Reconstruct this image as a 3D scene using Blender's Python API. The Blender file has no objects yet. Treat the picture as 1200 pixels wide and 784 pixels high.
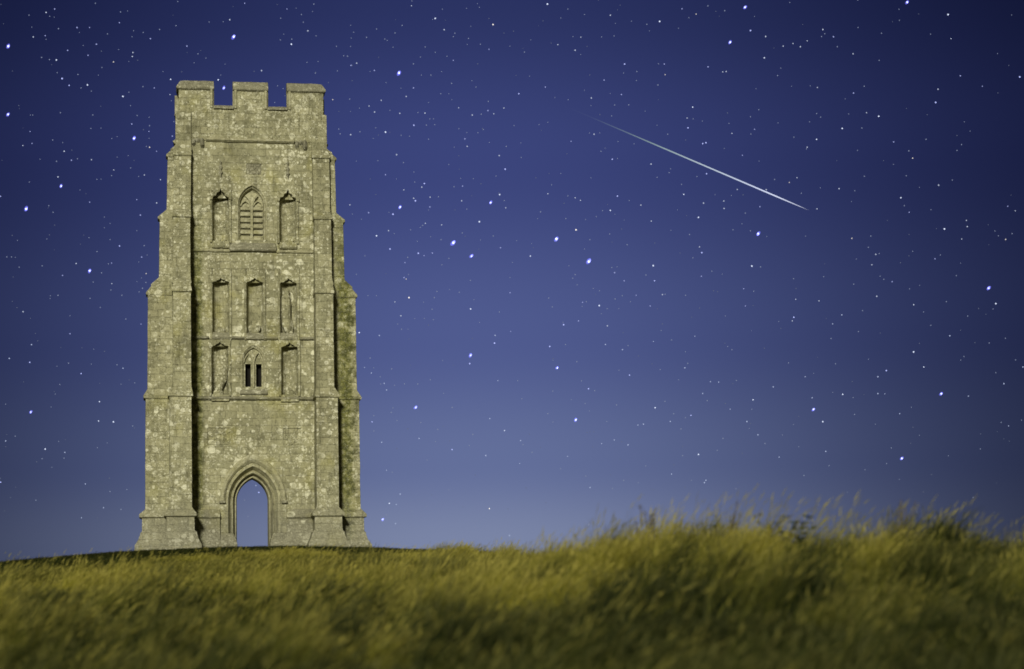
import bpy, bmesh, math, random
import numpy as np
from mathutils import Vector, Matrix, noise
PI = math.pi
R = math.radians
sc = bpy.context.scene
C = sc.collection
random.seed(7)

# ------------------------------------------------------------------ camera
CAM = Vector((11.113, -100.0, -3.732))
PITCH, ROLL = R(2.5), R(0.55)
cam_data = bpy.data.cameras.new('camera')
cam_data.sensor_width = 36.0
cam_data.lens = 81.9
cam_data.shift_y = 0.1907                   # a rising front keeps the tower's sides upright
cam_data.clip_start = 0.1
cam_data.clip_end = 20000.0
cam_data.dof.use_dof = True
cam_data.dof.focus_distance = 200.0
cam_data.dof.aperture_fstop = 1.08
cam = bpy.data.objects.new('camera', cam_data)
C.objects.link(cam)
_f = Vector((0, math.cos(PITCH), math.sin(PITCH)))
_r = Vector((1, 0, 0))
_u = Vector((0, -math.sin(PITCH), math.cos(PITCH)))
_rr = math.cos(ROLL) * _r - math.sin(ROLL) * _u
_uu = math.sin(ROLL) * _r + math.cos(ROLL) * _u
M = Matrix((( _rr.x, _uu.x, -_f.x, CAM.x), (_rr.y, _uu.y, -_f.y, CAM.y), (_rr.z, _uu.z, -_f.z, CAM.z), (0, 0, 0, 1)))
cam.matrix_world = M
sc.camera = cam

# ------------------------------------------------------------------ light
MOON_AZ, MOON_EL = R(-5.5), R(20.0)        # azimuth of the light seen from the tower, from -Y towards -X negative
moon = bpy.data.lights.new('moonlight', 'SUN')
moon.energy = 3.35
moon.angle = R(7.0)
moon.color = (1.0, 0.97, 0.80)
mo = bpy.data.objects.new('moonlight', moon)
C.objects.link(mo)
_to = Vector((math.sin(MOON_AZ) * math.cos(MOON_EL), -math.cos(MOON_AZ) * math.cos(MOON_EL), math.sin(MOON_EL)))
mo.rotation_euler = (-_to).to_track_quat('-Z', 'Y').to_euler()

sc.view_settings.view_transform = 'Standard'
sc.view_settings.look = 'None'
sc.view_settings.exposure = 0.0
sc.view_settings.gamma = 1.0
sc.view_settings.use_curve_mapping = False
sc.cycles.max_bounces = 6
sc.cycles.transparent_max_bounces = 12
sc.cycles.use_denoising = True


class NT:
    """small helper for node trees"""
    def __init__(self, tree):
        self.t = tree
        tree.nodes.clear()

    def n(self, kind, **kw):
        nd = self.t.nodes.new(kind)
        ins = kw.pop('ins', {})
        for k, v in kw.items():
            setattr(nd, k, v)
        for k, v in ins.items():
            s = nd.inputs[k]
            if isinstance(v, bpy.types.NodeSocket):
                self.t.links.new(v, s)
            else:
                s.default_value = v
        return nd

    def math(self, op, a, b=0.0, c=0.0, clamp=False):
        nd = self.t.nodes.new('ShaderNodeMath')
        nd.operation = op
        nd.use_clamp = clamp
        for i, v in enumerate((a, b, c)):
            if isinstance(v, bpy.types.NodeSocket):
                self.t.links.new(v, nd.inputs[i])
            else:
                nd.inputs[i].default_value = v
        return nd.outputs[0]

    def mix(self, fac, a, b, mode='MIX'):
        nd = self.t.nodes.new('ShaderNodeMix')
        nd.data_type = 'RGBA'
        nd.blend_type = mode
        for i, v in ((0, fac), (6, a), (7, b)):
            if isinstance(v, bpy.types.NodeSocket):
                self.t.links.new(v, nd.inputs[i])
            else:
                nd.inputs[i].default_value = v if i == 0 else (*v, 1.0)
        return nd.outputs[2]

    def ramp(self, fac, stops, interp='LINEAR'):
        nd = self.t.nodes.new('ShaderNodeValToRGB')
        cr = nd.color_ramp
        cr.interpolation = interp
        while len(cr.elements) < len(stops):
            cr.elements.new(0.5)
        for e, (p, c) in zip(cr.elements, stops):
            e.position = p
            e.color = (*c, 1.0) if not isinstance(c, float) else (c, c, c, 1.0)
        self.t.links.new(fac, nd.inputs[0])
        return nd.outputs[0]

    def step(self, v, lo, hi):
        nd = self.t.nodes.new('ShaderNodeMapRange')
        nd.interpolation_type = 'SMOOTHSTEP'
        self.t.links.new(v, nd.inputs[0])
        nd.inputs[1].default_value = lo
        nd.inputs[2].default_value = hi
        return nd.outputs[0]

    def link(self, a, b):
        self.t.links.new(a, b)


# ------------------------------------------------------------------ night sky: a glow low in the north, fading upward and to both sides
world = bpy.data.worlds.new('World')
sc.world = world
world.use_nodes = True
w = NT(world.node_tree)
tc = w.n('ShaderNodeTexCoord')
sep = w.n('ShaderNodeSeparateXYZ', ins={0: tc.outputs['Generated']})
el = w.math('DIVIDE', sep.outputs[2], 0.42, clamp=True)
prof = w.ramp(el, [(0.0, (0.225, 0.268, 0.41)), (0.088, (0.195, 0.235, 0.38)), (0.174, (0.125, 0.160, 0.325)),
                   (0.30, (0.080, 0.105, 0.275)), (0.476, (0.045, 0.060, 0.200)), (0.643, (0.024, 0.033, 0.120)), (1.0, (0.009, 0.012, 0.045))], 'EASE')
az = w.math('ARCTAN2', sep.outputs[0], sep.outputs[1])
q = w.math('DIVIDE', w.math('ADD', az, 0.019), 0.128)
g = w.math('EXPONENT', w.math('MULTIPLY', w.math('MULTIPLY', q, q), -0.5))
flo = w.math('ADD', w.math('MULTIPLY', el, 0.22), 0.02)        # the sides fade less higher up
g = w.math('ADD', w.math('MULTIPLY', g, w.math('SUBTRACT', 1.0, flo)), flo)
sky_col = w.mix(1.0, prof, w.n('ShaderNodeCombineColor', ins={0: w.math('POWER', g, 1.12), 1: w.math('POWER', g, 1.10), 2: w.math('POWER', g, 0.98)}).outputs[0], 'MULTIPLY')
# warm fill added to the unseen southern sky, lifts the tower's shadows
south_fill = w.math('MULTIPLY', w.math('MAXIMUM', w.math('MULTIPLY', sep.outputs[1], -1.0), 0.0), w.math('SUBTRACT', 1.0, w.math('ABSOLUTE', sep.outputs[2]), clamp=True))
sky_col = w.mix(1.0, sky_col, w.mix(south_fill, (0.0, 0.0, 0.0), (0.26, 0.235, 0.12)), 'ADD')
bg = w.n('ShaderNodeBackground', ins={'Color': sky_col, 'Strength': 1.0})
out = w.n('ShaderNodeOutputWorld', ins={'Surface': bg.outputs[0]})


# ------------------------------------------------------------------ helpers
def tag(o, label=None, cat=None, group=None, kind=None):
    for k, v in (('label', label), ('category', cat), ('group', group), ('kind', kind)):
        if v:
            o[k] = v
    return o


def material(name):
    m = bpy.data.materials.new(name)
    m.use_nodes = True
    return m, NT(m.node_tree)


def finish(m, nt, color, rough=0.9, normal=None, spec=0.15):
    b = nt.n('ShaderNodeBsdfPrincipled', ins={'Base Color': color, 'Roughness': rough, 'Specular IOR Level': spec})
    if normal is not None:
        nt.link(normal, b.inputs['Normal'])
    nt.n('ShaderNodeOutputMaterial', ins={'Surface': b.outputs[0]})
    return m


def link_mesh(name, bm, mat, parent=None, smooth=False):
    bmesh.ops.recalc_face_normals(bm, faces=bm.faces)
    me = bpy.data.meshes.new(name)
    bm.to_mesh(me)
    bm.free()
    me.materials.append(mat)
    if smooth:
        for p in me.polygons:
            p.use_smooth = True
    o = bpy.data.objects.new(name, me)
    C.objects.link(o)
    if parent is not None:
        o.parent = parent
    return o


def empty(name, loc=(0, 0, 0), rz=0.0):
    o = bpy.data.objects.new(name, None)
    C.objects.link(o)
    o.location = loc
    o.rotation_euler = (0, 0, rz)
    return o


def loft(bm, rings, cap=True):
    vs = [[bm.verts.new(p) for p in r] for r in rings]
    n = len(vs[0])
    for a, b in zip(vs, vs[1:]):
        for i in range(n):
            j = (i + 1) % n
            bm.faces.new((a[i], a[j], b[j], b[i]))
    if cap:
        bm.faces.new(vs[0][::-1])
        bm.faces.new(vs[-1])
    bm.normal_update()


def box(bm, x0, x1, y0, y1, z0, z1):
    loft(bm, [[(x0, y0, z), (x1, y0, z), (x1, y1, z), (x0, y1, z)] for z in (z0, z1)])


def prism(bm, poly, y0, y1):
    """polygon in x-z pushed from y0 to y1"""
    loft(bm, [[(x, y, z) for x, z in poly] for y in (y0, y1)])


def profile_x(bm, prof, x0, x1):
    """polygon in y-z pushed along x"""
    loft(bm, [[(x, y, z) for y, z in prof] for x in (x0, x1)])


def weather(bm, amp=0.015, bev=0.02, cell=0.4, freq=2.6):
    """round the arrises a little and wear the surface unevenly"""
    if bev > 0:
        bmesh.ops.recalc_face_normals(bm, faces=bm.faces)
        es = [e for e in bm.edges if len(e.link_faces) == 2 and e.calc_face_angle(0) > 0.5 and e.calc_length() > bev * 3]
        if es:
            bmesh.ops.bevel(bm, geom=es, offset=bev, segments=1, affect='EDGES', clamp_overlap=True)
    for _ in range(5):
        es = [e for e in bm.edges if e.calc_length() > cell * 1.4]
        if not es:
            break
        bmesh.ops.subdivide_edges(bm, edges=es, cuts=1, use_grid_fill=True)
    for v in bm.verts:
        p = v.co
        v.co = p + noise.noise_vector(p * freq) * amp + noise.noise_vector(p * freq * 4.3 + Vector((9, 4, 1))) * amp * 0.45


def arch_pts(w, h, zs, z0, n=12, x=0.0):
    """left foot, up, over the pointed head, down to the right foot"""
    h = max(h, w * 1.001)
    Rr = (w * w + h * h) / (2 * w)
    cx = Rr - w
    th = math.acos(cx / Rr)
    left = [(x + cx - Rr * math.cos(th * k / n), zs + Rr * math.sin(th * k / n)) for k in range(n + 1)]
    right = [(2 * x - a, b) for a, b in left[::-1][1:]]
    pts = left + right
    if z0 is not None:
        pts = [(x - w, z0)] + pts + [(x + w, z0)]
    return pts


def sweep_arch(bm, prof, zs, z0, n=12, x=0.0):
    """moulding: each profile point (half width, rise, y) is one outline"""
    rows = []
    for (wv, h, y) in prof:
        rows.append([bm.verts.new((px, y, pz)) for px, pz in arch_pts(wv, h, zs, z0, n, x)])
    for a, b in zip(rows, rows[1:]):
        for i in range(len(a) - 1):
            bm.faces.new((a[i], a[i + 1], b[i + 1], b[i]))


def bar_path(bm, pts, wd, y0, y1):
    """a flat stone bar following points in the x-z plane"""
    rings = []
    for i, (x, z) in enumerate(pts):
        a = pts[max(0, i - 1)]
        b = pts[min(len(pts) - 1, i + 1)]
        tx, tz = b[0] - a[0], b[1] - a[1]
        l = math.hypot(tx, tz) or 1
        nx, nz = -tz / l * wd / 2, tx / l * wd / 2
        rings.append([(x + nx, y0, z + nz), (x - nx, y0, z - nz), (x - nx, y1, z - nz), (x + nx, y1, z + nz)])
    loft(bm, rings)


def lump(bm, sections, cx, cy, n=12, amp=0.03):
    """worn carved figure: (z, half width, half depth, x shift) sections"""
    rings = []
    for z, a, b, s in sections:
        rings.append([(cx + s + a * math.cos(2 * PI * k / n), cy + b * math.sin(2 * PI * k / n), z) for k in range(n)])
    loft(bm, rings)
    for v in bm.verts:
        v.co += noise.noise_vector(v.co * 5.0) * amp


# ------------------------------------------------------------------ stone
def stone_material(name, base=(0.42, 0.405, 0.255), dark=(0.185, 0.178, 0.108), lichen=1.0, joints=1.0, grey=0.0):
    m, t = material(name)
    tc = t.n('ShaderNodeTexCoord')
    P = tc.outputs['Object']
    N = t.n('ShaderNodeSeparateXYZ', ins={0: tc.outputs['Normal']})
    S = t.n('ShaderNodeSeparateXYZ', ins={0: P})
    side = t.math('GREATER_THAN', t.math('ABSOLUTE', N.outputs[0]), 0.7)
    ux = t.math('ADD', t.math('MULTIPLY', S.outputs[0], t.math('SUBTRACT', 1.0, side)), t.math('MULTIPLY', S.outputs[1], side))
    wob = t.n('ShaderNodeTexNoise', ins={'Vector': P, 'Scale': 1.7, 'Detail': 2.0})
    wz = t.math('MULTIPLY', t.math('SUBTRACT', wob.outputs[0], 0.5), 0.10)
    uv = t.n('ShaderNodeCombineXYZ', ins={0: t.math('ADD', ux, wz), 1: t.math('ADD', S.outputs[2], wz)})
    br = t.n('ShaderNodeTexBrick', offset=0.5, offset_frequency=2, squash=0.75, squash_frequency=3,
             ins={'Vector': uv.outputs[0], 'Color1': (0, 0, 0, 1), 'Color2': (1, 1, 1, 1), 'Mortar': (0.5, 0.5, 0.5, 1), 'Scale': 1.0,
                  'Mortar Size': 0.012, 'Mortar Smooth': 0.5, 'Bias': 0.0, 'Brick Width': 0.62, 'Row Height': 0.31})
    block = br.outputs['Color']
    joint = br.outputs['Fac']
    big = t.n('ShaderNodeTexNoise', ins={'Vector': P, 'Scale': 0.55, 'Detail': 5.0, 'Roughness': 0.62})
    mid = t.n('ShaderNodeTexNoise', ins={'Vector': P, 'Scale': 3.1, 'Detail': 6.0, 'Roughness': 0.7})
    fine = t.n('ShaderNodeTexNoise', ins={'Vector': P, 'Scale': 17.0, 'Detail': 5.0, 'Roughness': 0.75})
    f = t.math('ADD', t.math('MULTIPLY', big.outputs[0], 0.5), t.math('MULTIPLY', mid.outputs[0], 0.5))
    col = t.mix(t.step(f, 0.36, 0.64), dark, base)
    # single blocks are a little lighter, darker or yellower
    bsep = t.n('ShaderNodeSeparateColor', ins={0: block})
    col = t.mix(t.math('MULTIPLY', bsep.outputs[0], 0.42 * joints), col, (0.44, 0.41, 0.25))
    col = t.mix(t.math('MULTIPLY', t.math('SUBTRACT', 1.0, bsep.outputs[0]), 0.30 * joints), col, (0.165, 0.155, 0.09))
    # pale mortar showing in stretches of the joints
    col = t.mix(t.math('MULTIPLY', joint, 0.22 * joints), col, (0.12, 0.11, 0.06))
    jm = t.math('MULTIPLY', joint, t.step(mid.outputs[0], 0.46, 0.62))
    col = t.mix(t.math('MULTIPLY', jm, 0.55 * joints), col, (0.50, 0.47, 0.27))
    # speckle
    col = t.mix(t.math('MULTIPLY', t.step(fine.outputs[0], 0.50, 0.72), 0.55), col, (0.49, 0.47, 0.32))
    col = t.mix(t.math('MULTIPLY', t.step(fine.outputs[0], 0.47, 0.30), 0.65), col, (0.085, 0.080, 0.045))
    # lichen rosettes of three sizes, denser in patches
    for sc_, r0, thr, amt in ((1.8, 0.22, 0.47, 1.0), (3.4, 0.27, 0.42, 0.95), (7.5, 0.34, 0.40, 0.9), (15.0, 0.36, 0.42, 0.8)):
        off = t.n('ShaderNodeVectorMath', operation='ADD', ins={0: P, 1: (sc_ * 3.1, 1.7, sc_)})
        jit = t.n('ShaderNodeTexNoise', ins={'Vector': P, 'Scale': 9.0, 'Detail': 3.0})
        jv = t.n('ShaderNodeVectorMath', operation='SCALE', ins={0: jit.outputs['Color'], 'Scale': 0.10})
        off = t.n('ShaderNodeVectorMath', operation='ADD', ins={0: off.outputs[0], 1: jv.outputs[0]})
        vo = t.n('ShaderNodeTexVoronoi', feature='F1', ins={'Vector': off.outputs[0], 'Scale': sc_, 'Randomness': 1.0})
        vs = t.n('ShaderNodeSeparateColor', ins={0: vo.outputs['Color']})
        rad = t.math('MULTIPLY', t.math('POWER', vs.outputs[0], 2.2), r0 * 2.0)
        d = t.math('SUBTRACT', rad, vo.outputs['Distance'])
        spot = t.step(d, 0.0, 0.05)
        ring = t.math('SUBTRACT', 1.0, t.math('MULTIPLY', t.step(d, 0.08, 0.15), t.math('MULTIPLY', vs.outputs[1], 0.6)))
        patch = t.n('ShaderNodeTexNoise', ins={'Vector': off.outputs[0], 'Scale': 0.6, 'Detail': 4.0})
        a = t.math('MULTIPLY', t.math('MULTIPLY', spot, ring), t.step(patch.outputs[0], thr, thr + 0.12))
        a = t.math('MULTIPLY', a, t.step(mid.outputs[0], 0.30, 0.55))
        col = t.mix(t.math('MULTIPLY', a, amt * lichen), col, (0.72, 0.70, 0.53))
    # yellow ochre growth in patches
    och = t.n('ShaderNodeTexNoise', ins={'Vector': t.n('ShaderNodeVectorMath', operation='ADD', ins={0: P, 1: (31, 7, 3)}).outputs[0], 'Scale': 0.7, 'Detail': 4.0})
    col = t.mix(t.math('MULTIPLY', t.step(och.outputs[0], 0.55, 0.70), 0.28), col, (0.36, 0.33, 0.075))
    # black weather crust and run-off streaks
    sv = t.n('ShaderNodeVectorMath', operation='MULTIPLY', ins={0: P, 1: (2.6, 2.6, 0.55)})
    sn = t.n('ShaderNodeTexNoise', ins={'Vector': sv.outputs[0], 'Scale': 1.0, 'Detail': 6.0, 'Roughness': 0.7})
    col = t.mix(t.math('MULTIPLY', t.step(sn.outputs[0], 0.50, 0.70), 0.60), col, (0.105, 0.10, 0.058))
    gr = t.n('ShaderNodeTexNoise', ins={'Vector': P, 'Scale': 6.5, 'Detail': 8.0, 'Roughness': 0.8})
    col = t.mix(t.math('MULTIPLY', t.step(gr.outputs[0], 0.47, 0.36), 0.75), col, (0.085, 0.08, 0.042))
    # green moss grows in the damp corners beside the buttresses
    x = S.outputs[0]
    mn = t.math('MULTIPLY', t.math('SUBTRACT', mid.outputs[0], 0.5), 1.3)
    mossl = t.math('SUBTRACT', 1.0, t.step(t.math('ABSOLUTE', t.math('ADD', t.math('ADD', x, 2.42), t.math('MULTIPLY', mn, 0.3))), 0.12, 0.42))
    mossr = t.math('SUBTRACT', 1.0, t.step(t.math('ABSOLUTE', t.math('ADD', t.math('SUBTRACT', x, 3.95), mn)), 0.10, 0.65))
    front = t.step(t.math('MULTIPLY', S.outputs[1], -1.0), 0.9, 0.5)
    low = t.step(S.outputs[2], 17.0, 11.0)
    mo_ = t.math('MULTIPLY', t.math('MAXIMUM', mossl, mossr), t.math('MULTIPLY', front, low))
    mo_ = t.math('MULTIPLY', mo_, t.step(mid.outputs[0], 0.68, 0.50))
    mo_ = t.math('MULTIPLY', mo_, t.step(fine.outputs[0], 0.68, 0.52))
    col = t.mix(t.math('MULTIPLY', mo_, 0.85), col, t.mix(t.step(mid.outputs[0], 0.40, 0.60), (0.050, 0.056, 0.012), (0.20, 0.20, 0.042)))
    # greyer worn stone near the foot
    foot = t.math('MULTIPLY', t.step(t.math('ADD', S.outputs[2], mn), 2.6, 0.5), 0.55)
    col = t.mix(t.math('MAXIMUM', foot, grey), col, t.mix(t.step(fine.outputs[0], 0.3, 0.7), (0.13, 0.125, 0.09), (0.33, 0.315, 0.25)))
    hgt = t.math('ADD', t.math('MULTIPLY', mid.outputs[0], 0.7), t.math('MULTIPLY', fine.outputs[0], 0.5))
    hgt = t.math('SUBTRACT', hgt, t.math('MULTIPLY', joint, 0.5 * joints))
    hgt = t.math('ADD', hgt, t.math('MULTIPLY', bsep.outputs[0], 0.12 * joints))
    bp = t.n('ShaderNodeBump', ins={'Height': hgt, 'Strength': 0.75, 'Distance': 0.07})
    return finish(m, t, col, 0.95, bp.outputs[0], 0.05)


STONE = stone_material('weathered_limestone')
DRESSED = stone_material('dressed_limestone', base=(0.46, 0.44, 0.285), dark=(0.34, 0.32, 0.20), lichen=0.45, joints=0.6)
GREY = stone_material('grey_weathered_stone', base=(0.30, 0.285, 0.19), dark=(0.15, 0.142, 0.09), lichen=1.0, joints=0.3, grey=0.35)

# ------------------------------------------------------------------ the ruined church tower
HW = 3.2                                    # half width of the tower wall
TZ = 17.72                                  # top of the wall, foot of the parapet
tower = empty('church_tower', (0, 0, 0), R(8.9))
tower.scale = (1, 1, 0.993)
tag(tower, 'tall square roofless stone church tower with battlements and arched doorway on the hilltop', 'tower')


def temp(bm):
    bmesh.ops.recalc_face_normals(bm, faces=bm.faces)
    me = bpy.data.meshes.new('cut')
    bm.to_mesh(me)
    bm.free()
    o = bpy.data.objects.new('cut', me)
    C.objects.link(o)
    return o


NICHES = [  # centre x, sill z, head z, canopy foot, canopy height, tier
    (-1.34, 13.28, 15.45, 15.18, 0.95, 'upper'), (1.55, 13.28, 15.45, 15.18, 0.95, 'upper'),
    (-1.35, 9.30, 11.75, 11.50, 0.46, 'middle'), (0.11, 9.30, 11.75, 11.50, 0.46, 'middle'), (1.56, 9.30, 11.75, 11.50, 0.46, 'middle'),
    (-1.39, 6.60, 8.95, 8.70, 0.46, 'lower'), (1.59, 6.60, 8.95, 8.70, 0.46, 'lower')]
NW = 0.35                                   # half width of a niche


def niche_cut(cx, z0, z1):
    bm = bmesh.new()
    plan = [(cx - NW, -0.5), (cx + NW, -0.5)] + [(cx + NW * math.cos(PI * k / 10), 0.10 + 0.34 * math.sin(PI * k / 10)) for k in range(11)]
    loft(bm, [[(x, y, z) for x, y in plan] for z in (z0, z1)])
    return temp(bm)


cutters = []
bm = bmesh.new(); box(bm, -2.1, 2.1, 1.1, 5.3, -2, 30); cutters.append(temp(bm))
bm = bmesh.new(); prism(bm, arch_pts(1.14, 1.60, 2.0, -2), -1.0, 0.80); cutters.append(temp(bm))
bm = bmesh.new(); prism(bm, arch_pts(0.69, 1.01, 2.0, -2), 0.5, 1.6); cutters.append(temp(bm))
bm = bmesh.new(); prism(bm, arch_pts(1.20, 1.75, 2.15, -2), 5.0, 7.5); cutters.append(temp(bm))
for cx, z0, z1, cz, ch, tier in NICHES:
    cutters.append(niche_cut(cx, z0, cz + 0.02))
    ins_ = [(0.34, -0.12), (0.32, 0.04), (0.19, 0.10), (0.16, 0.20), (0.055, 0.28), (0.0, 0.43)]
    bm = bmesh.new()
    prism(bm, [(cx - x, cz + z * ch) for x, z in ins_] + [(cx + x, cz + z * ch) for x, z in ins_[:-1][::-1]], -0.5, 0.15 if tier == 'upper' else 0.11)
    cutters.append(temp(bm))
bm = bmesh.new(); prism(bm, arch_pts(0.58, 0.86, 14.88, 13.38), -0.5, 0.55); cutters.append(temp(bm))
bm = bmesh.new(); prism(bm, arch_pts(0.47, 0.64, 8.08, 6.92, x=0.04), -0.5, 0.16); cutters.append(temp(bm))
for xc in (-0.19, 0.275):
    bm = bmesh.new(); box(bm, xc - 0.12, xc + 0.12, -0.2, 1.5, 6.97, 7.97); cutters.append(temp(bm))
for x0, x1, z0, z1 in ((-1.93, -0.98, 4.43, 5.17), (1.29, 2.06, 4.42, 5.17), (-0.23, 0.43, 16.24, 16.72)):
    bm = bmesh.new(); box(bm, x0, x1, -0.3, 0.07, z0, z1); cutters.append(temp(bm))

bm = bmesh.new()
box(bm, -HW, HW, 0.0, 2 * HW, -0.6, TZ)
wall = temp(bm)
for c in cutters:
    md = wall.modifiers.new('b', 'BOOLEAN')
    md.operation = 'DIFFERENCE'
    md.solver = 'EXACT'
    md.object = c
bpy.context.view_layer.update()
dg = bpy.context.evaluated_depsgraph_get()
me = bpy.data.meshes.new_from_object(wall.evaluated_get(dg))
bm = bmesh.new()
bm.from_mesh(me)
for o in cutters + [wall]:
    bpy.data.objects.remove(o)
bmesh.ops.triangulate(bm, faces=[f for f in bm.faces if len(f.verts) > 4])
wall = link_mesh('wall', bm, STONE, tower)
wall.data.materials.clear(); wall.data.materials.append(STONE)


# ---- buttresses: (z, inner edge, outer edge, projection)
BUT = [(-0.5, 2.22, 4.04, 1.86), (0.06, 2.24, 4.02, 1.83), (0.30, 2.36, 3.86, 1.68), (0.54, 2.44, 3.79, 1.60), (0.60, 2.44, 3.79, 1.60), (0.66, 2.53, 3.71, 1.53),
       (1.22, 2.54, 3.70, 1.52), (1.28, 2.44, 3.81, 1.64), (1.40, 2.44, 3.81, 1.64), (1.60, 2.60, 3.62, 1.43), (1.66, 2.63, 3.58, 1.39),
       (6.36, 2.64, 3.56, 1.36), (6.40, 2.57, 3.63, 1.45), (6.50, 2.57, 3.63, 1.45), (6.82, 2.64, 3.42, 1.28),
       (10.86, 2.65, 3.40, 1.25), (10.90, 2.61, 3.44, 1.33), (10.98, 2.61, 3.44, 1.33), (11.26, 2.65, 3.40, 1.10), (11.29, 2.63, 3.42, 1.12), (11.34, 2.63, 3.42, 1.11), (11.66, 2.65, 3.39, 0.78),
       (14.16, 2.65, 3.37, 0.74), (14.20, 2.61, 3.40, 0.82), (14.28, 2.61, 3.40, 0.82), (14.60, 2.62, 3.36, 0.44),
       (16.90, 2.61, 3.33, 0.39), (16.94, 2.58, 3.36, 0.46), (17.01, 2.58, 3.36, 0.46), (17.20, 2.59, 3.34, 0.27), (17.22, 2.57, 3.35, 0.28), (17.26, 2.57, 3.35, 0.27), (17.44, 2.58, 3.26, 0.10),
       (18.90, 2.57, 3.25, 0.085), (18.96, 2.60, 3.20, -0.02)]

SIDE_BUT = BUT[:-3] + [(17.40, 2.62, 3.24, 0.12), (17.56, 2.62, 3.20, -0.03)]


def buttress(fn, rows=BUT):
    rings = []
    for z, a0, a1, p in rows:
        rings.append([fn(a0, p) + (z,), fn(a1, p) + (z,), fn(a1, -0.3) + (z,), fn(a0, -0.3) + (z,)])
    bm = bmesh.new()
    loft(bm, rings)
    weather(bm, 0.014, 0.022, 0.45)
    return link_mesh('buttress', bm, STONE, tower)


for s in (-1, 1):
    buttress(lambda a, p: (s * a, -p))
    buttress(lambda a, p: (s * (HW + p), HW - a), SIDE_BUT)
    buttress(lambda a, p: (s * (HW + p * 0.88 - 0.03), HW + a), SIDE_BUT)
    buttress(lambda a, p: (s * (a - 0.14), 2 * HW + p))

# ---- plinth between the buttresses, all four sides
PL = [(0.2, -0.5), (-0.46, -0.5), (-0.44, 0.05), (-0.34, 0.32), (-0.22, 0.58), (-0.15, 0.66), (-0.14, 1.22), (-0.25, 1.28), (-0.25, 1.40), (-0.07, 1.62), (0.2, 1.66)]
for x0, x1 in ((-2.75, -1.42), (1.42, 2.75)):
    bm = bmesh.new(); profile_x(bm, PL, x0, x1); weather(bm, 0.016, 0.02, 0.35)
    link_mesh('plinth', bm, GREY, tower)
for rot, off in ((PI / 2, (HW, HW)), (-PI / 2, (-HW, HW))):
    bm = bmesh.new(); profile_x(bm, PL, -2.75, 2.75)
    bmesh.ops.transform(bm, matrix=Matrix.Translation((off[0], off[1], 0)) @ Matrix.Rotation(rot, 4, 'Z'), verts=bm.verts)
    weather(bm, 0.016, 0.02, 0.45)
    link_mesh('plinth', bm, GREY, tower)
for x0, x1 in ((-2.75, -1.3), (1.3, 2.75)):
    bm = bmesh.new(); profile_x(bm, [(2 * HW - y, z) for y, z in PL], x0, x1); weather(bm, 0.016, 0.02, 0.45)
    link_mesh('plinth', bm, GREY, tower)


# ---- string courses
def string(z, segs, h=0.17, d=0.15, mat=GREY, sides=True):
    pr = [(0.1, z), (-d * 0.35, z + 0.005), (-d, z + h * 0.35), (-d, z + h * 0.55), (-d * 0.5, z + h * 0.8), (0.1, z + h * 1.15)]
    for x0, x1 in segs:
        bm = bmesh.new(); profile_x(bm, pr, x0, x1); weather(bm, 0.018, 0.012, 0.22, 4.0)
        link_mesh('string_course', bm, mat, tower)
    if sides:
        for rot, off in ((PI / 2, (HW, HW)), (-PI / 2, (-HW, HW)), (PI, (0, 2 * HW))):
            bm = bmesh.new(); profile_x(bm, pr, -2.7, 2.7)
            bmesh.ops.transform(bm, matrix=Matrix.Translation((off[0], off[1], 0)) @ Matrix.Rotation(rot, 4, 'Z'), verts=bm.verts)
            weather(bm, 0.018, 0.012, 0.3, 4.0)
            link_mesh('string_course', bm, mat, tower)


string(17.62, [(-1.95, 1.85)], 0.22, 0.16, DRESSED)
string(12.80, [(-2.7, -0.95), (1.05, 2.7)], 0.16, 0.10, DRESSED)
string(9.00, [(-2.7, -1.86), (-0.95, 1.08), (2.03, 2.7)], 0.17, 0.12, GREY)
string(6.36, [(-2.7, 2.7)], 0.19, 0.15, GREY)

# ---- broken gargoyle stubs at both ends of the top string
for cx, wd in ((-2.28, 0.34), (2.15, 0.34)):
    bm = bmesh.new()
    for dx, z0, z1, y, hw in ((-0.20, 17.42, 17.76, -0.16, 0.09), (0.16, 17.36, 17.80, -0.22, 0.10), (-0.02, 17.60, 17.80, -0.12, 0.14)):
        lump(bm, [(z0, hw * 0.6, 0.05, 0), (z0 + 0.1, hw, -y, 0), (z1 - 0.08, hw, -y * 0.9, 0), (z1, hw * 0.5, 0.05, 0)], cx + dx, 0.0, 8, 0.012)
    link_mesh('gargoyle_stub', bm, GREY, tower)

# ---- parapet
P0, P1, PT = HW - 0.09, 19.98, 0.5
SILL = 19.14


def battlement(spans, x0, x1):
    pts = [(x0, TZ - 0.03)]
    cur = x0
    for a, b in spans:
        if a > cur:
            pts += [(cur, SILL), (a, SILL)]
        pts += [(a, P1), (b, P1)]
        cur = b
    if cur < x1:
        pts += [(cur, SILL), (x1, SILL)]
    pts.append((x1, TZ - 0.03))
    out = []
    for p in pts:
        if not out or out[-1] != p:
            out.append(p)
    return out


FRONT = [(-P0, -1.63), (-0.77, 0.70), (1.56, P0)]
SIDE = [(-P0 + PT + 0.002, -1.70), (-0.75, 0.75), (1.70, P0 - PT - 0.002)]


def place(bm, k):
    if k:
        bmesh.ops.transform(bm, matrix=Matrix.Translation((0, HW, 0)) @ Matrix.Rotation(k * PI / 2, 4, 'Z') @ Matrix.Translation((0, -HW, 0)), verts=bm.verts)


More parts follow.
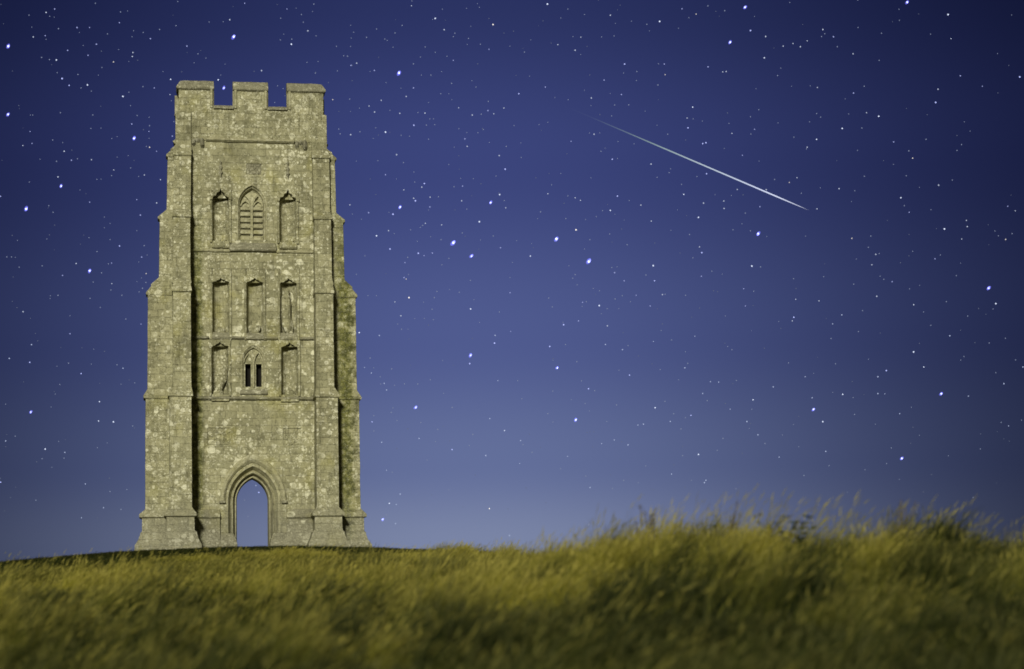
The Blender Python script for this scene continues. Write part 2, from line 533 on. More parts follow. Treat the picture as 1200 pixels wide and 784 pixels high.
for k in range(4):
    spans = FRONT if k % 2 == 0 else SIDE
    x0, x1 = (-P0, P0) if k % 2 == 0 else (spans[0][0], spans[-1][1])
    bm = bmesh.new(); prism(bm, battlement(spans, x0, x1), -0.03 if k == 0 else 0.09, PT - 0.03)
    bmesh.ops.triangulate(bm, faces=[f for f in bm.faces if len(f.verts) > 4])
    place(bm, k)
    par = link_mesh('parapet', bm, STONE, tower)
    for i, (a, b) in enumerate(spans):              # coping stones on the merlons
        oa = 0.0 if (k % 2 and i == 0) else 0.10
        ob = 0.0 if (k % 2 and i == len(spans) - 1) else 0.10
        bm = bmesh.new()
        ya, yb = -0.03 if k == 0 else 0.09, PT - 0.03
        rr = []
        for z, o in ((P1 - 0.10, 0.01), (P1 - 0.05, 0.10), (P1 + 0.02, 0.11), (P1 + 0.30, -0.06), (P1 + 0.35, -0.16)):
            fa = o if (k % 2 == 0 and i == 0) else 0.0 if not oa else 0.025
            fb = o if (k % 2 == 0 and i == len(spans) - 1) else 0.0 if not ob else 0.025
            rr.append([(a - fa, ya - o, z), (b + fb, ya - o, z), (b + fb, yb + o, z), (a - fa, yb + o, z)])
        loft(bm, rr); weather(bm, 0.016, 0.012, 0.3, 3.5); place(bm, k)
        link_mesh('coping', bm, GREY, par)
    gaps = [(p[1], q_[0]) for p, q_ in zip(spans, spans[1:])]
    for a, b in gaps:                               # sloping sills and moulded sides of the gaps
        bm = bmesh.new()
        loft(bm, [[(a, -0.13, z), (b, -0.13, z), (b, PT + 0.03, z), (a, PT + 0.03, z)] for z in (SILL - 0.06, SILL + 0.02)] +
             [[(a, 0.10, SILL + 0.13), (b, 0.10, SILL + 0.13), (b, PT - 0.16, SILL + 0.13), (a, PT - 0.16, SILL + 0.13)]])
        weather(bm, 0.012, 0.008, 0.3, 3.5); place(bm, k)
        link_mesh('crenel_sill', bm, GREY, par)
        for e, sgn in ((a, -1), (b, 1)):
            bm = bmesh.new()
            loft(bm, [[(e + sgn * 0.15, -0.035, z), (e + sgn * 0.13, -0.10, z), (e + sgn * 0.05, -0.11, z), (e - sgn * 0.03, 0.05, z), (e - sgn * 0.03, 0.30, z), (e + sgn * 0.05, 0.32, z)] for z in (SILL - 0.02, P1 - 0.04)])
            weather(bm, 0.01, 0.0, 0.4, 3.5); place(bm, k)
            link_mesh('crenel_jamb', bm, DRESSED, par)

# ---- doorway
bm = bmesh.new()
sweep_arch(bm, [(1.145, 1.608, 0.02), (1.14, 1.601, -0.02), (1.07, 1.509, -0.01), (1.03, 1.457, 0.10), (0.985, 1.398, 0.20), (0.955, 1.358, 0.30),
                (0.925, 1.319, 0.31), (0.90, 1.286, 0.22), (0.865, 1.240, 0.20), (0.835, 1.200, 0.27), (0.81, 1.168, 0.44), (0.785, 1.135, 0.52), (0.76, 1.102, 0.44), (0.72, 1.049, 0.44),
                (0.69, 1.010, 0.52), (0.68, 0.997, 0.66), (0.675, 0.990, 1.12)], 2.0, -0.5, 16)
doorway = link_mesh('doorway_arch', bm, DRESSED, tower)
bm = bmesh.new()
sweep_arch(bm, [(1.42, 2.077, 0.03), (1.42, 2.077, -0.10), (1.37, 1.990, -0.16), (1.27, 1.815, -0.14), (1.20, 1.692, -0.05), (1.17, 1.640, 0.03)], 2.0, None, 16)
hood = link_mesh('hood_mould', bm, DRESSED, doorway)
for s in (-1, 1):
    bm = bmesh.new(); box(bm, *sorted((s * 1.20, s * 1.46)), -0.15, 0.02, 1.89, 2.01); weather(bm, 0.02, 0.03, 0.15, 5)
    link_mesh('label_stop', bm, GREY, doorway)
    bm = bmesh.new()
    loft(bm, [[(s * (0.70 - i), -0.36 + j, z), (s * (1.45), -0.36 + j, z), (s * 1.45, 0.45, z), (s * (0.70 - i), 0.45, z)] for z, i, j in
              ((-0.5, 0.0, -0.06), (0.1, 0.0, -0.06), (0.35, -0.05, 0.10), (0.60, -0.16, 0.30))])
    weather(bm, 0.015, 0.02, 0.3); link_mesh('jamb_base', bm, GREY, doorway)

# ---- niches with worn canopies
for cx, z0, z1, cz, ch, tier in NICHES:
    bm = bmesh.new()
    top = cz + (0.30 if tier == 'lower' else 0.62 if tier == 'middle' else 0.35)
    for s in (-1, 1):
        loft(bm, [[(cx + s * (NW + 0.005), -0.05, z), (cx + s * (NW + 0.05), -0.10, z), (cx + s * (NW + 0.10), -0.10, z), (cx + s * (NW + 0.12), 0.03, z), (cx + s * (NW + 0.005), 0.03, z)] for z in (z0 - (0.30 if tier == 'middle' else 0.05), top)])
    weather(bm, 0.012, 0.0, 0.3, 4)
    fr = link_mesh('niche_frame', bm, STONE, tower)
    bm = bmesh.new()
    prf = [(0.1, z0 - 0.30), (-0.11, z0 - 0.28), (-0.13, z0 - 0.20), (0.02, z0 + 0.02), (0.30, z0 + 0.06)]
    profile_x(bm, prf, cx - NW - 0.03, cx + NW + 0.03); weather(bm, 0.02, 0.0, 0.2, 4)
    link_mesh('niche_sill', bm, GREY if tier == 'middle' else STONE, fr)
    # ogee canopy: outer gable with a cusped opening
    outer = [(0.47, -0.10), (0.46, 0.10), (0.30, 0.30), (0.16, 0.52), (0.07, 0.80), (0.0, 1.0)] if tier == 'upper' else [(0.44, -0.12), (0.43, 0.62), (0.30, 0.78), (0.08, 0.92), (0.0, 1.05)]
    inner = [(0.37, -0.10), (0.33, 0.04), (0.20, 0.10), (0.17, 0.20), (0.06, 0.28), (0.0, 0.44)]
    for s in (-1, 1):
        bm = bmesh.new()
        poly = [(cx + s * x, cz + z * ch) for x, z in outer] + [(cx + s * x, cz + z * ch) for x, z in inner[::-1]]
        prism(bm, poly, -0.16 if tier == 'upper' else -0.08, 0.06)
        bmesh.ops.triangulate(bm, faces=[f for f in bm.faces if len(f.verts) > 4])
        weather(bm, 0.030, 0.0, 0.16, 5)
        link_mesh('canopy', bm, STONE, fr)
    if tier == 'upper':
        bm = bmesh.new()
        zt = cz + ch
        lump(bm, [(zt - 0.1, 0.03, 0.03, 0), (zt + 0.08, 0.045, 0.05, 0), (zt + 0.16, 0.09, 0.08, 0), (zt + 0.26, 0.035, 0.04, 0), (zt + 0.40, 0.08, 0.07, 0), (zt + 0.52, 0.03, 0.04, 0), (zt + 0.62, 0.05, 0.05, 0), (zt + 0.70, 0.01, 0.01, 0)], cx, -0.07, 8, 0.012)
        link_mesh('finial', bm, GREY, fr)
        bm = bmesh.new()
        for dx in (-0.06, 0.16):
            lump(bm, [(z0, 0.06, 0.05, 0), (z0 + 0.12, 0.06, 0.05, 0.02), (z0 + 0.2, 0.02, 0.02, 0.03)], cx + dx, 0.10, 8, 0.01)
        link_mesh('broken_pedestal', bm, STONE, fr)

fr_of = [o for o in tower.children if o.name.startswith('niche_frame')]
# lower left: a headless robed figure; middle right: a tall worn figure; others: remains of pedestals and feet
bm = bmesh.new()
lump(bm, [(6.62, 0.24, 0.14, -0.06), (6.72, 0.23, 0.16, -0.06), (6.80, 0.16, 0.14, -0.04), (6.95, 0.17, 0.15, 0.00), (7.2, 0.24, 0.18, 0.03), (7.45, 0.27, 0.19, 0.06), (7.7, 0.25, 0.17, 0.05), (7.84, 0.18, 0.12, 0.03), (7.95, 0.08, 0.08, 0.0), (8.02, 0.02, 0.02, 0)], -1.40, 0.20, 14, 0.045)
link_mesh('statue', bm, STONE, fr_of[5])
bm = bmesh.new()
lump(bm, [(9.32, 0.14, 0.12, 0.12), (9.42, 0.20, 0.14, 0.06), (9.60, 0.26, 0.18, 0.00), (10.1, 0.23, 0.17, -0.06), (10.6, 0.22, 0.17, -0.06), (10.9, 0.20, 0.15, -0.05), (11.05, 0.12, 0.10, -0.03), (11.2, 0.12, 0.11, 0.0), (11.32, 0.03, 0.03, 0)], 1.52, 0.20, 14, 0.05)
link_mesh('statue', bm, STONE, fr_of[4])
bm = bmesh.new()
lump(bm, [(9.30, 0.18, 0.12, 0), (9.42, 0.25, 0.16, 0), (9.60, 0.28, 0.18, 0), (9.66, 0.20, 0.12, 0), (9.56, 0.06, 0.04, 0)], 0.10, 0.12, 14, 0.03)
link_mesh('broken_pedestal', bm, STONE, fr_of[3])
bm = bmesh.new()
lump(bm, [(9.30, 0.16, 0.10, 0), (9.42, 0.20, 0.12, 0), (9.5, 0.13, 0.1, -0.05), (9.58, 0.03, 0.03, -0.05)], -1.33, 0.12, 12, 0.04)
link_mesh('broken_pedestal', bm, STONE, fr_of[2])
bm = bmesh.new()
lump(bm, [(6.60, 0.24, 0.12, 0), (6.74, 0.24, 0.15, 0), (6.86, 0.16, 0.14, -0.08), (6.95, 0.12, 0.10, -0.10), (6.99, 0.03, 0.03, -0.10)], 1.62, 0.14, 12, 0.04)
link_mesh('broken_pedestal', bm, STONE, fr_of[6])

# ---- belfry window
bm = bmesh.new()
sweep_arch(bm, [(0.66, 0.98, 0.02), (0.65, 0.96, -0.04), (0.60, 0.88, -0.04), (0.575, 0.85, 0.06), (0.53, 0.78, 0.10), (0.50, 0.74, 0.24), (0.48, 0.71, 0.26), (0.48, 0.71, 0.50)], 14.88, 13.36, 12)
bw = link_mesh('belfry_window', bm, DRESSED, tower)
bm = bmesh.new(); box(bm, -0.055, 0.055, 0.12, 0.34, 13.38, 14.95); weather(bm, 0.006, 0.02, 0.4)
link_mesh('mullion', bm, DRESSED, bw)
bm = bmesh.new()
prism(bm, [(x, z) for x, z in arch_pts(0.49, 0.72, 14.88, None)], 0.30, 0.42)
for s in (-1, 1):
    bar_path(bm, [(s * 0.0, 14.80), (s * 0.03, 15.0), (s * 0.12, 15.2), (s * 0.26, 15.36)], 0.075, 0.14, 0.31)
    bar_path(bm, [(s * 0.48, 14.86), (s * 0.42, 15.02), (s * 0.27, 15.12), (s * 0.13, 15.02), (s * 0.05, 14.86)], 0.055, 0.18, 0.31)
weather(bm, 0.010, 0.0, 0.2, 5)
link_mesh('tracery', bm, DRESSED, bw)
for s in (-1, 1):
    for i in range(6):
        zc = 13.50 + i * 0.262
        bm = bmesh.new()
        profile_x(bm, [(0.20, zc - 0.08), (0.24, zc - 0.11), (0.46, zc + 0.14), (0.42, zc + 0.17), (0.20, zc - 0.04 + 0.06)], s * 0.05, s * 0.485)
        link_mesh('louvre', bm, DRESSED, bw)
bm = bmesh.new()
profile_x(bm, [(0.3, 12.84), (-0.14, 12.86), (-0.20, 12.93), (-0.17, 13.05), (0.05, 13.30), (0.5, 13.38)], -0.96, 1.04); weather(bm, 0.03, 0.02, 0.2, 4)
link_mesh('window_sill', bm, GREY, bw)

# ---- small window with two dark lights
bm = bmesh.new()
sweep_arch(bm, [(0.545, 0.75, 0.02), (0.54, 0.74, -0.045), (0.50, 0.69, -0.045), (0.47, 0.645, 0.03), (0.43, 0.585, 0.05), (0.42, 0.57, 0.155)], 8.08, 6.90, 12, 0.04)
lw = link_mesh('lancet_window', bm, DRESSED, tower)
bm = bmesh.new()
for s in (-1, 1):
    bar_path(bm, [(0.04, 7.95), (0.04 + s * 0.015, 8.1), (0.04 + s * 0.08, 8.30), (0.04 + s * 0.2, 8.47)], 0.06, 0.03, 0.17)
    bar_path(bm, [(0.04 + s * 0.41, 8.02), (0.04 + s * 0.37, 8.2), (0.04 + s * 0.24, 8.40)], 0.05, 0.06, 0.17)
weather(bm, 0.008, 0.0, 0.2, 5)
link_mesh('tracery', bm, DRESSED, lw)
bm = bmesh.new(); box(bm, 0.0, 0.085, 0.04, 0.30, 6.93, 8.0); weather(bm, 0.006, 0.015, 0.4)
link_mesh('mullion', bm, DRESSED, lw)
bm = bmesh.new()
profile_x(bm, [(0.2, 6.58), (-0.05, 6.60), (-0.11, 6.66), (-0.08, 6.72), (0.04, 6.90), (0.2, 6.95)], -0.55, 0.64); weather(bm, 0.02, 0.015, 0.2, 4)
link_mesh('window_sill', bm, GREY, lw)
# near-black board added behind the lights, stands in for the unlit interior
m_dark, t_ = material('unlit_interior')
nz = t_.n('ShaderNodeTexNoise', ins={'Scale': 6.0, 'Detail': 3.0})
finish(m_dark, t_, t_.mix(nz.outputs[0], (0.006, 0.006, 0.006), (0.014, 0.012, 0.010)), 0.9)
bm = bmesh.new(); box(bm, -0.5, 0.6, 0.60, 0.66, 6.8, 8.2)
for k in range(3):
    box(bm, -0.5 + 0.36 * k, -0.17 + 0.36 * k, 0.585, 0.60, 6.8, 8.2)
backing = link_mesh('dark_backing', bm, m_dark, lw)

# ---- carved relief panels
for x0, x1, z0, z1, seed in ((-1.93, -0.98, 4.43, 5.17, 3), (1.29, 2.06, 4.42, 5.17, 5), (-0.23, 0.43, 16.24, 16.72, 8)):
    bm = bmesh.new()
    nx, nz_ = 22, 18
    g_ = [[bm.verts.new((x0 + 0.02 + (x1 - x0 - 0.04) * i / nx, 0.045 - 0.075 * max(0.0, noise.noise(Vector((i * 0.42 + seed * 7, j * 0.36, seed)))) * (1 if 0 < i < nx and 0 < j < nz_ else 0), z0 + 0.02 + (z1 - z0 - 0.04) * j / nz_)) for i in range(nx + 1)] for j in range(nz_ + 1)]
    for j in range(nz_):
        for i in range(nx):
            bm.faces.new((g_[j][i], g_[j][i + 1], g_[j + 1][i + 1], g_[j + 1][i]))
    pn = link_mesh('carved_panel', bm, GREY if seed == 8 else STONE, tower)

# far side of the tower squeezed narrower, hiding its side wall from the camera
def narrow(o):
    for ch in o.children:
        narrow(ch)
    if o.type == 'MESH':
        for v in o.data.vertices:
            if v.co.y > 0.6:
                v.co.x *= 1.0 - 0.085 * (v.co.y - 0.6) / 5.8


narrow(tower)

# ------------------------------------------------------------------ the hill
_dk = np.array([-3000, -600, -150, -50, 0, 18, 40, 60, 75, 85, 92, 96, 100, 108, 114, 130, 200, 400, 1000, 3000.])
_zk = np.array([-150, -100, -35, -9.0, -5.4, -4.42, -3.27, -2.20, -1.40, -0.85, -0.42, -0.17, -0.02, -0.02, -0.2, -2.0, -24, -75, -130, -150.])
_dd = np.arange(-3000, 3000.5, 0.5)
_zz = np.interp(_dd, _dk, _zk)
_ker = np.exp(-0.5 * (np.arange(-12, 13) / 5.0) ** 2); _ker /= _ker.sum()
_zz = np.convolve(np.pad(_zz, 12, mode='edge'), _ker, mode='valid')


def sstep(v, a, b):
    t = np.clip((v - a) / (b - a), 0, 1)
    return t * t * (3 - 2 * t)


def vnoise(x, y, s, seed):
    """smooth value noise on arrays"""
    rs = np.random.RandomState(seed)
    tab = rs.rand(256, 256)
    u, v = x / s + 1000.0, y / s + 1000.0
    i, j = np.floor(u).astype(int), np.floor(v).astype(int)
    f, g = u - i, v - j
    f, g = f * f * (3 - 2 * f), g * g * (3 - 2 * g)
    a = tab[i % 256, j % 256]; b = tab[(i + 1) % 256, j % 256]; c = tab[i % 256, (j + 1) % 256]; d = tab[(i + 1) % 256, (j + 1) % 256]
    return (a * (1 - f) + b * f) * (1 - g) + (c * (1 - f) + d * f) * g


def ground_z(x, y):
    x = np.asarray(x, float); y = np.asarray(y, float)
    d = y + 100.0
    X = x - 11.204
    z = np.interp(d, _dd, _zz)
    wgt = 0.45 + 0.55 * sstep(d, 50, 92)
    cx = 9.0 - 8.0 * sstep(d, 30, 92)
    z = z - wgt * 14.4 * (np.sqrt(1 + ((x - cx) / 40.0) ** 2) - 1)
    z = np.maximum(z, -150.0)
    knoll = (0.93 + 0.10 * sstep(X, 4, 8)) * sstep(X, -2.2, 2.4) * np.exp(-0.5 * ((d - 38) / 9.0) ** 2) * (1 - sstep(X, 40, 70))
    far = sstep(np.abs(d - 50), 60, 30)
    tall = 1 - sstep(d, 70, 88)
    rough = (vnoise(x, y, 2.3, 1) - 0.5) * 0.30 + (vnoise(x, y, 0.8, 2) - 0.5) * 0.14
    return z + knoll - 0.30 * tall * sstep(d, 6, 14) + rough * tall * far + (vnoise(x, y, 4.0, 3) - 0.5) * 0.05


def axis(lo, hi, st, far):
    a = np.arange(lo, hi + 1e-6, st)
    g = []
    v, s = hi, st
    while v < far:
        s *= 1.35; v += s; g.append(v)
    h = []
    v, s = lo, st
    while v > -far:
        s *= 1.35; v -= s; h.append(v)
    return np.concatenate([h[::-1], a, g])


gx, gy = axis(-24, 36, 0.4, 3500), axis(-104, 18, 0.4, 3500)
GX, GY = np.meshgrid(gx, gy)
GZ = ground_z(GX, GY)
nx, ny = len(gx), len(gy)
idx = np.arange(nx * ny).reshape(ny, nx)
faces = np.stack([idx[:-1, :-1], idx[:-1, 1:], idx[1:, 1:], idx[1:, :-1]], -1).reshape(-1, 4)
me = bpy.data.meshes.new('ground')
me.from_pydata(np.stack([GX, GY, GZ], -1).reshape(-1, 3).tolist(), [], faces.tolist())
for p in me.polygons:
    p.use_smooth = True
m_ground, t = material('hill_turf')
tc = t.n('ShaderNodeTexCoord')
n1 = t.n('ShaderNodeTexNoise', ins={'Vector': tc.outputs['Object'], 'Scale': 0.5, 'Detail': 6.0, 'Roughness': 0.65})
n2 = t.n('ShaderNodeTexNoise', ins={'Vector': tc.outputs['Object'], 'Scale': 14.0, 'Detail': 4.0})
col = t.mix(t.step(n1.outputs[0], 0.35, 0.65), (0.028, 0.042, 0.010), (0.060, 0.072, 0.016))
col = t.mix(t.math('MULTIPLY', t.step(n2.outputs[0], 0.5, 0.75), 0.5), col, (0.095, 0.085, 0.025))
bp = t.n('ShaderNodeBump', ins={'Height': n2.outputs[0], 'Strength': 0.8, 'Distance': 0.06})
finish(m_ground, t, col, 0.95, bp.outputs[0], 0.05)
me.materials.append(m_ground)
ground = bpy.data.objects.new('ground', me)
C.objects.link(ground)
tag(ground, 'grassy hill rising to the tower', kind='structure')


# ------------------------------------------------------------------ long grass
def grass_material(name, tones):
    m, t = material(name)
    geo = t.n('ShaderNodeNewGeometry')
    oi = t.n('ShaderNodeObjectInfo')
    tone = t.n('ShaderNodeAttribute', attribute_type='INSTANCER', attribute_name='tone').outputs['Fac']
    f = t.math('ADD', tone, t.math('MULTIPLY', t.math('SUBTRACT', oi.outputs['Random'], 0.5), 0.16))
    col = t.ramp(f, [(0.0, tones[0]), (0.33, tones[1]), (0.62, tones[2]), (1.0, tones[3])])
    di = t.n('ShaderNodeBsdfDiffuse', ins={'Color': col})
    tr = t.n('ShaderNodeBsdfTranslucent', ins={'Color': col})
    mx = t.n('ShaderNodeMixShader', ins={0: 0.30, 1: di.outputs[0], 2: tr.outputs[0]})
    t.n('ShaderNodeOutputMaterial', ins={'Surface': mx.outputs[0]})
    return m


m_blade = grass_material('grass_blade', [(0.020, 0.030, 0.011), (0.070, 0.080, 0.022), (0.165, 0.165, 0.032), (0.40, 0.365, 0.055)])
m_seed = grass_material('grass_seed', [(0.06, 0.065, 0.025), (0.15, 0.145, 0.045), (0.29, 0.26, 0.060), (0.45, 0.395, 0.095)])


def tuft(seed, n, hgt, spread, lean, seeds):
    rs = random.Random(seed)
    V, F, MI = [], [], []

    def ribbon(pts, wds, mi):
        # flat strip facing a random way
        a = rs.uniform(0, PI)
        sx, sy = math.cos(a), math.sin(a)
        b = len(V)
        for (x, y, z), wd in zip(pts, wds):
            V.append((x - sx * wd, y - sy * wd, z)); V.append((x + sx * wd, y + sy * wd, z))
        for i in range(len(pts) - 1):
            F.append((b + 2 * i, b + 2 * i + 1, b + 2 * i + 3, b + 2 * i + 2)); MI.append(mi)

    for k in range(n):
        r = spread * math.sqrt(rs.random())
        a = rs.uniform(0, 2 * PI)
        x, y = r * math.cos(a), r * math.sin(a)
        h = hgt * rs.uniform(0.55, 1.05)
        la = rs.gauss(0.0, 0.7)                    # lean direction scatters about +X (the wind)
        ln = h * (lean * rs.uniform(0.5, 1.5) + rs.uniform(-0.1, 0.12))
        dx, dy = math.cos(la) * ln + math.cos(a) * 0.10 * h, math.sin(la) * ln + math.sin(a) * 0.10 * h
        ts = (0.0, 0.35, 0.7, 1.0)
        pts = [(x + dx * t ** 1.8, y + dy * t ** 1.8, h * (t - 0.22 * t * t * (ln / h))) for t in ts]
        stalk = rs.random() < seeds
        w0 = rs.uniform(0.0024, 0.0048)
        if stalk:
            ribbon(pts, (w0 * 0.6, w0 * 0.5, w0 * 0.4, w0 * 0.3), 0)
            px, py, pz = pts[-1]
            ux, uy, uz = pts[-1][0] - pts[-2][0], pts[-1][1] - pts[-2][1], pts[-1][2] - pts[-2][2]
            l = math.sqrt(ux * ux + uy * uy + uz * uz)
            L = rs.uniform(0.12, 0.24)
            hd = [(px + ux / l * L * q, py + uy / l * L * q, pz + uz / l * L * q - 0.02 * q * q) for q in (-0.2, 0.2, 0.6, 1.0)]
            ribbon(hd, (0.002, rs.uniform(0.006, 0.011), 0.006, 0.001), 1)
        else:
            ribbon(pts, (w0, w0 * 0.9, w0 * 0.6, w0 * 0.1), 0)
    me = bpy.data.meshes.new('grass_tuft')
    me.from_pydata(V, [], F)
    me.materials.append(m_blade); me.materials.append(m_seed)
    me.polygons.foreach_set('material_index', MI)
    return bpy.data.objects.new('grass_tuft', me)


tufts = bpy.data.collections.new('tufts')
for k in range(10):
    tufts.objects.link(tuft(100 + k, 88, 1.05, 0.16, 0.30, 0.22))
for k in range(3):                                          # a few tall flowering stalks
    o_ = tuft(120 + k, 9, 1.45, 0.22, 0.38, 0.9)
    o_.name = 'grass_tuft_z'
    tufts.objects.link(o_)

rs = np.random.RandomState(11)


def scatter(n, dlo, dhi, side):
    """points on the slope, evenly over the ground, in the wedge the photograph can see plus a margin"""
    d = np.sqrt(rs.rand(n) * (dhi ** 2 - dlo ** 2) + dlo ** 2)
    X = (rs.rand(n) * 2 - 1) * (0.25 * d + side)
    return X + 11.204, d - 100.0, d, X


# the tall grass grows in tussocks that lean together; it stops short of the tower, sooner on the left
kx, ky, kd, kX = scatter(1700, 13.0, 95.0, 1.5)
T_n = len(kx)
k_rot = rs.normal(0.05, 0.45, T_n)
k_tilt = np.clip(rs.normal(0.28, 0.16, T_n) - 0.24 * sstep(kX, 0, 4), -0.1, 0.7)
k_h = (0.52 + 0.50 * rs.rand(T_n)) * (1.0 - 0.12 * sstep(kX, 3, 7))
broad = vnoise(kx, ky, 5.5, 21)
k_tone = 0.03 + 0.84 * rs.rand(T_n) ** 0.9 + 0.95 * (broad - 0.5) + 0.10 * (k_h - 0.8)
k_tone -= 0.46 * sstep(kd, 34, 17) + 0.16 * sstep(-kX, 1.0, 5.0) * sstep(kd, 50, 22) + 0.52 * sstep(kX, 1.0, 7.0)  # light falloff put into the tone: darker near, lower left and right
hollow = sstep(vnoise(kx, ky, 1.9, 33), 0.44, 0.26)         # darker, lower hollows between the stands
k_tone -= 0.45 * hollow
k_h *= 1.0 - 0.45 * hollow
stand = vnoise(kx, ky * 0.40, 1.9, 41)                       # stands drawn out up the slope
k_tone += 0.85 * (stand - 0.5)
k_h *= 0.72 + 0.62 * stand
k_rad = 0.28 + 0.48 * rs.rand(T_n)
mem = rs.randint(0, T_n, 31000)
rr, aa = k_rad[mem] * np.sqrt(rs.rand(len(mem))), rs.rand(len(mem)) * 2 * PI
px, py = kx[mem] + rr * np.cos(aa), ky[mem] + rr * np.sin(aa) * 1.2
ph = k_h[mem] * (1.0 - 0.35 * (rr / k_rad[mem]) ** 2) * (0.85 + 0.3 * rs.rand(len(mem)))
pr = k_rot[mem] + rs.normal(0, 0.22, len(mem))
pt = k_tilt[mem] + rs.normal(0, 0.07, len(mem))
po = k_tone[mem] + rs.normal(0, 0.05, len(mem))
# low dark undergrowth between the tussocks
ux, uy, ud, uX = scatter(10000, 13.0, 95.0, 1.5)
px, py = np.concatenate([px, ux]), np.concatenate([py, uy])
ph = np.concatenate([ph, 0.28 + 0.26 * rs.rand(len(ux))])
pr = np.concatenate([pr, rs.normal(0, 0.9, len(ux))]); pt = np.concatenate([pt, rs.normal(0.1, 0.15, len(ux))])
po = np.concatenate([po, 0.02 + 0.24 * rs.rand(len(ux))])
pv = rs.randint(0, 10, len(px))
# tall pale flowering stalks standing above the rest
wx, wy, wd_, wX = scatter(3000, 13.0, 80.0, 1.5)
px, py = np.concatenate([px, wx]), np.concatenate([py, wy])
ph = np.concatenate([ph, (0.60 + 0.40 * rs.rand(len(wx))) * (1 - 0.16 * sstep(wX, 4, 8))])
pr = np.concatenate([pr, rs.normal(0.05, 0.35, len(wx))]); pt = np.concatenate([pt, rs.normal(0.22, 0.14, len(wx)) - 0.14 * sstep(wX, 0, 4)])
po = np.concatenate([po, 0.52 + 0.42 * rs.rand(len(wx)) - 0.25 * sstep(wX, 2, 8) - 0.34 * sstep(wd_, 34, 17)])  # stalk tones carry the same painted light falloff, near and right
pv = np.concatenate([pv, 10 + rs.randint(0, 3, len(wx))])
pd, pX = py + 100.0, px - 11.204
edge = 88.0 - 1.8 * np.maximum(0, -pX - 9.0) + 5.0 * sstep(pX, -4.5, -2.5) + (vnoise(px, py, 3.0, 6) - 0.5) * 9
keep = pd < edge
px, py, pd, pX, edge, ph, pr, pt, po, pv = [v[keep] for v in (px, py, pd, pX, edge, ph, pr, pt, po, pv)]
hs = ph * (0.25 + 0.75 * sstep(edge - pd, 0, 24 - 12 * sstep(pX, -5.0, -2.0)))
hs *= 1.0 - 0.25 * (1 - sstep(pX, 0, 3)) * sstep(pd, 30, 55)
# short turf close to the tower
qx, qy, qd, qX = scatter(16000, 60.0, 101.0, 1.0)
kq = (np.abs(qx * math.cos(R(8.9)) + qy * math.sin(R(8.9))) > 3.4) | (qy < -1.7)
qx, qy, qd = qx[kq], qy[kq], qd[kq]
hq = 0.07 + 0.10 * rs.rand(len(qx)) * vnoise(qx, qy, 2.0, 30)
ax = np.concatenate([px, qx]); ay = np.concatenate([py, qy]); ah = np.concatenate([hs, hq])
az_ = ground_z(ax, ay) - 0.02
wide = np.concatenate([np.clip(hs, 0.8, 1.3), np.full(len(qx), 0.9)])

me = bpy.data.meshes.new('grass')
me.from_pydata(np.stack([ax, ay, az_], -1).tolist(), [], [])
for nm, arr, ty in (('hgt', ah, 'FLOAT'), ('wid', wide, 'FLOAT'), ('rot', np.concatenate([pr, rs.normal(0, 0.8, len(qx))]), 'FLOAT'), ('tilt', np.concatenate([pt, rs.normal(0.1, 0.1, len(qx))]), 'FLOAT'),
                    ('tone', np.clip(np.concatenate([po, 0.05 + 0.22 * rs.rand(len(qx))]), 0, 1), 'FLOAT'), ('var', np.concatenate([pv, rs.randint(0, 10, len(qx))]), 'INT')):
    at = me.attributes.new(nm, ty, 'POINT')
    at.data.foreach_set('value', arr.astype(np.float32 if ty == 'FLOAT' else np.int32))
grass = bpy.data.objects.new('grass', me)
C.objects.link(grass)
tag(grass, 'long dry windblown grass covering the slope below the tower', 'grass', kind='stuff')
ng = bpy.data.node_groups.new('grass_scatter', 'GeometryNodeTree')
ng.interface.new_socket('Geometry', in_out='INPUT', socket_type='NodeSocketGeometry')
ng.interface.new_socket('Geometry', in_out='OUTPUT', socket_type='NodeSocketGeometry')
gi = ng.nodes.new('NodeGroupInput'); go = ng.nodes.new('NodeGroupOutput')
ci = ng.nodes.new('GeometryNodeCollectionInfo'); ci.inputs[0].default_value = tufts
ci.inputs['Separate Children'].default_value = True; ci.inputs['Reset Children'].default_value = True
ip = ng.nodes.new('GeometryNodeInstanceOnPoints')


def attr(nm, ty):
    a = ng.nodes.new('GeometryNodeInputNamedAttribute')
    a.data_type = ty
    a.inputs[0].default_value = nm
    return a.outputs[0]


cr = ng.nodes.new('ShaderNodeCombineXYZ'); cs = ng.nodes.new('ShaderNodeCombineXYZ')
ng.links.new(attr('rot', 'FLOAT'), cr.inputs[2]); ng.links.new(attr('tilt', 'FLOAT'), cr.inputs[1])
wd = attr('wid', 'FLOAT')
ng.links.new(wd, cs.inputs[0]); ng.links.new(wd, cs.inputs[1]); ng.links.new(attr('hgt', 'FLOAT'), cs.inputs[2])
ng.links.new(gi.outputs[0], ip.inputs['Points']); ng.links.new(ci.outputs[0], ip.inputs['Instance'])
ip.inputs['Pick Instance'].default_value = True
ng.links.new(attr('var', 'INT'), ip.inputs['Instance Index'])
e2r = ng.nodes.new('FunctionNodeEulerToRotation'); ng.links.new(cr.outputs[0], e2r.inputs[0])
ng.links.new(e2r.outputs[0], ip.inputs['Rotation']); ng.links.new(cs.outputs[0], ip.inputs['Scale'])
ng.links.new(ip.outputs[0], go.inputs[0])
md = grass.modifiers.new('scatter', 'NODES'); md.node_group = ng

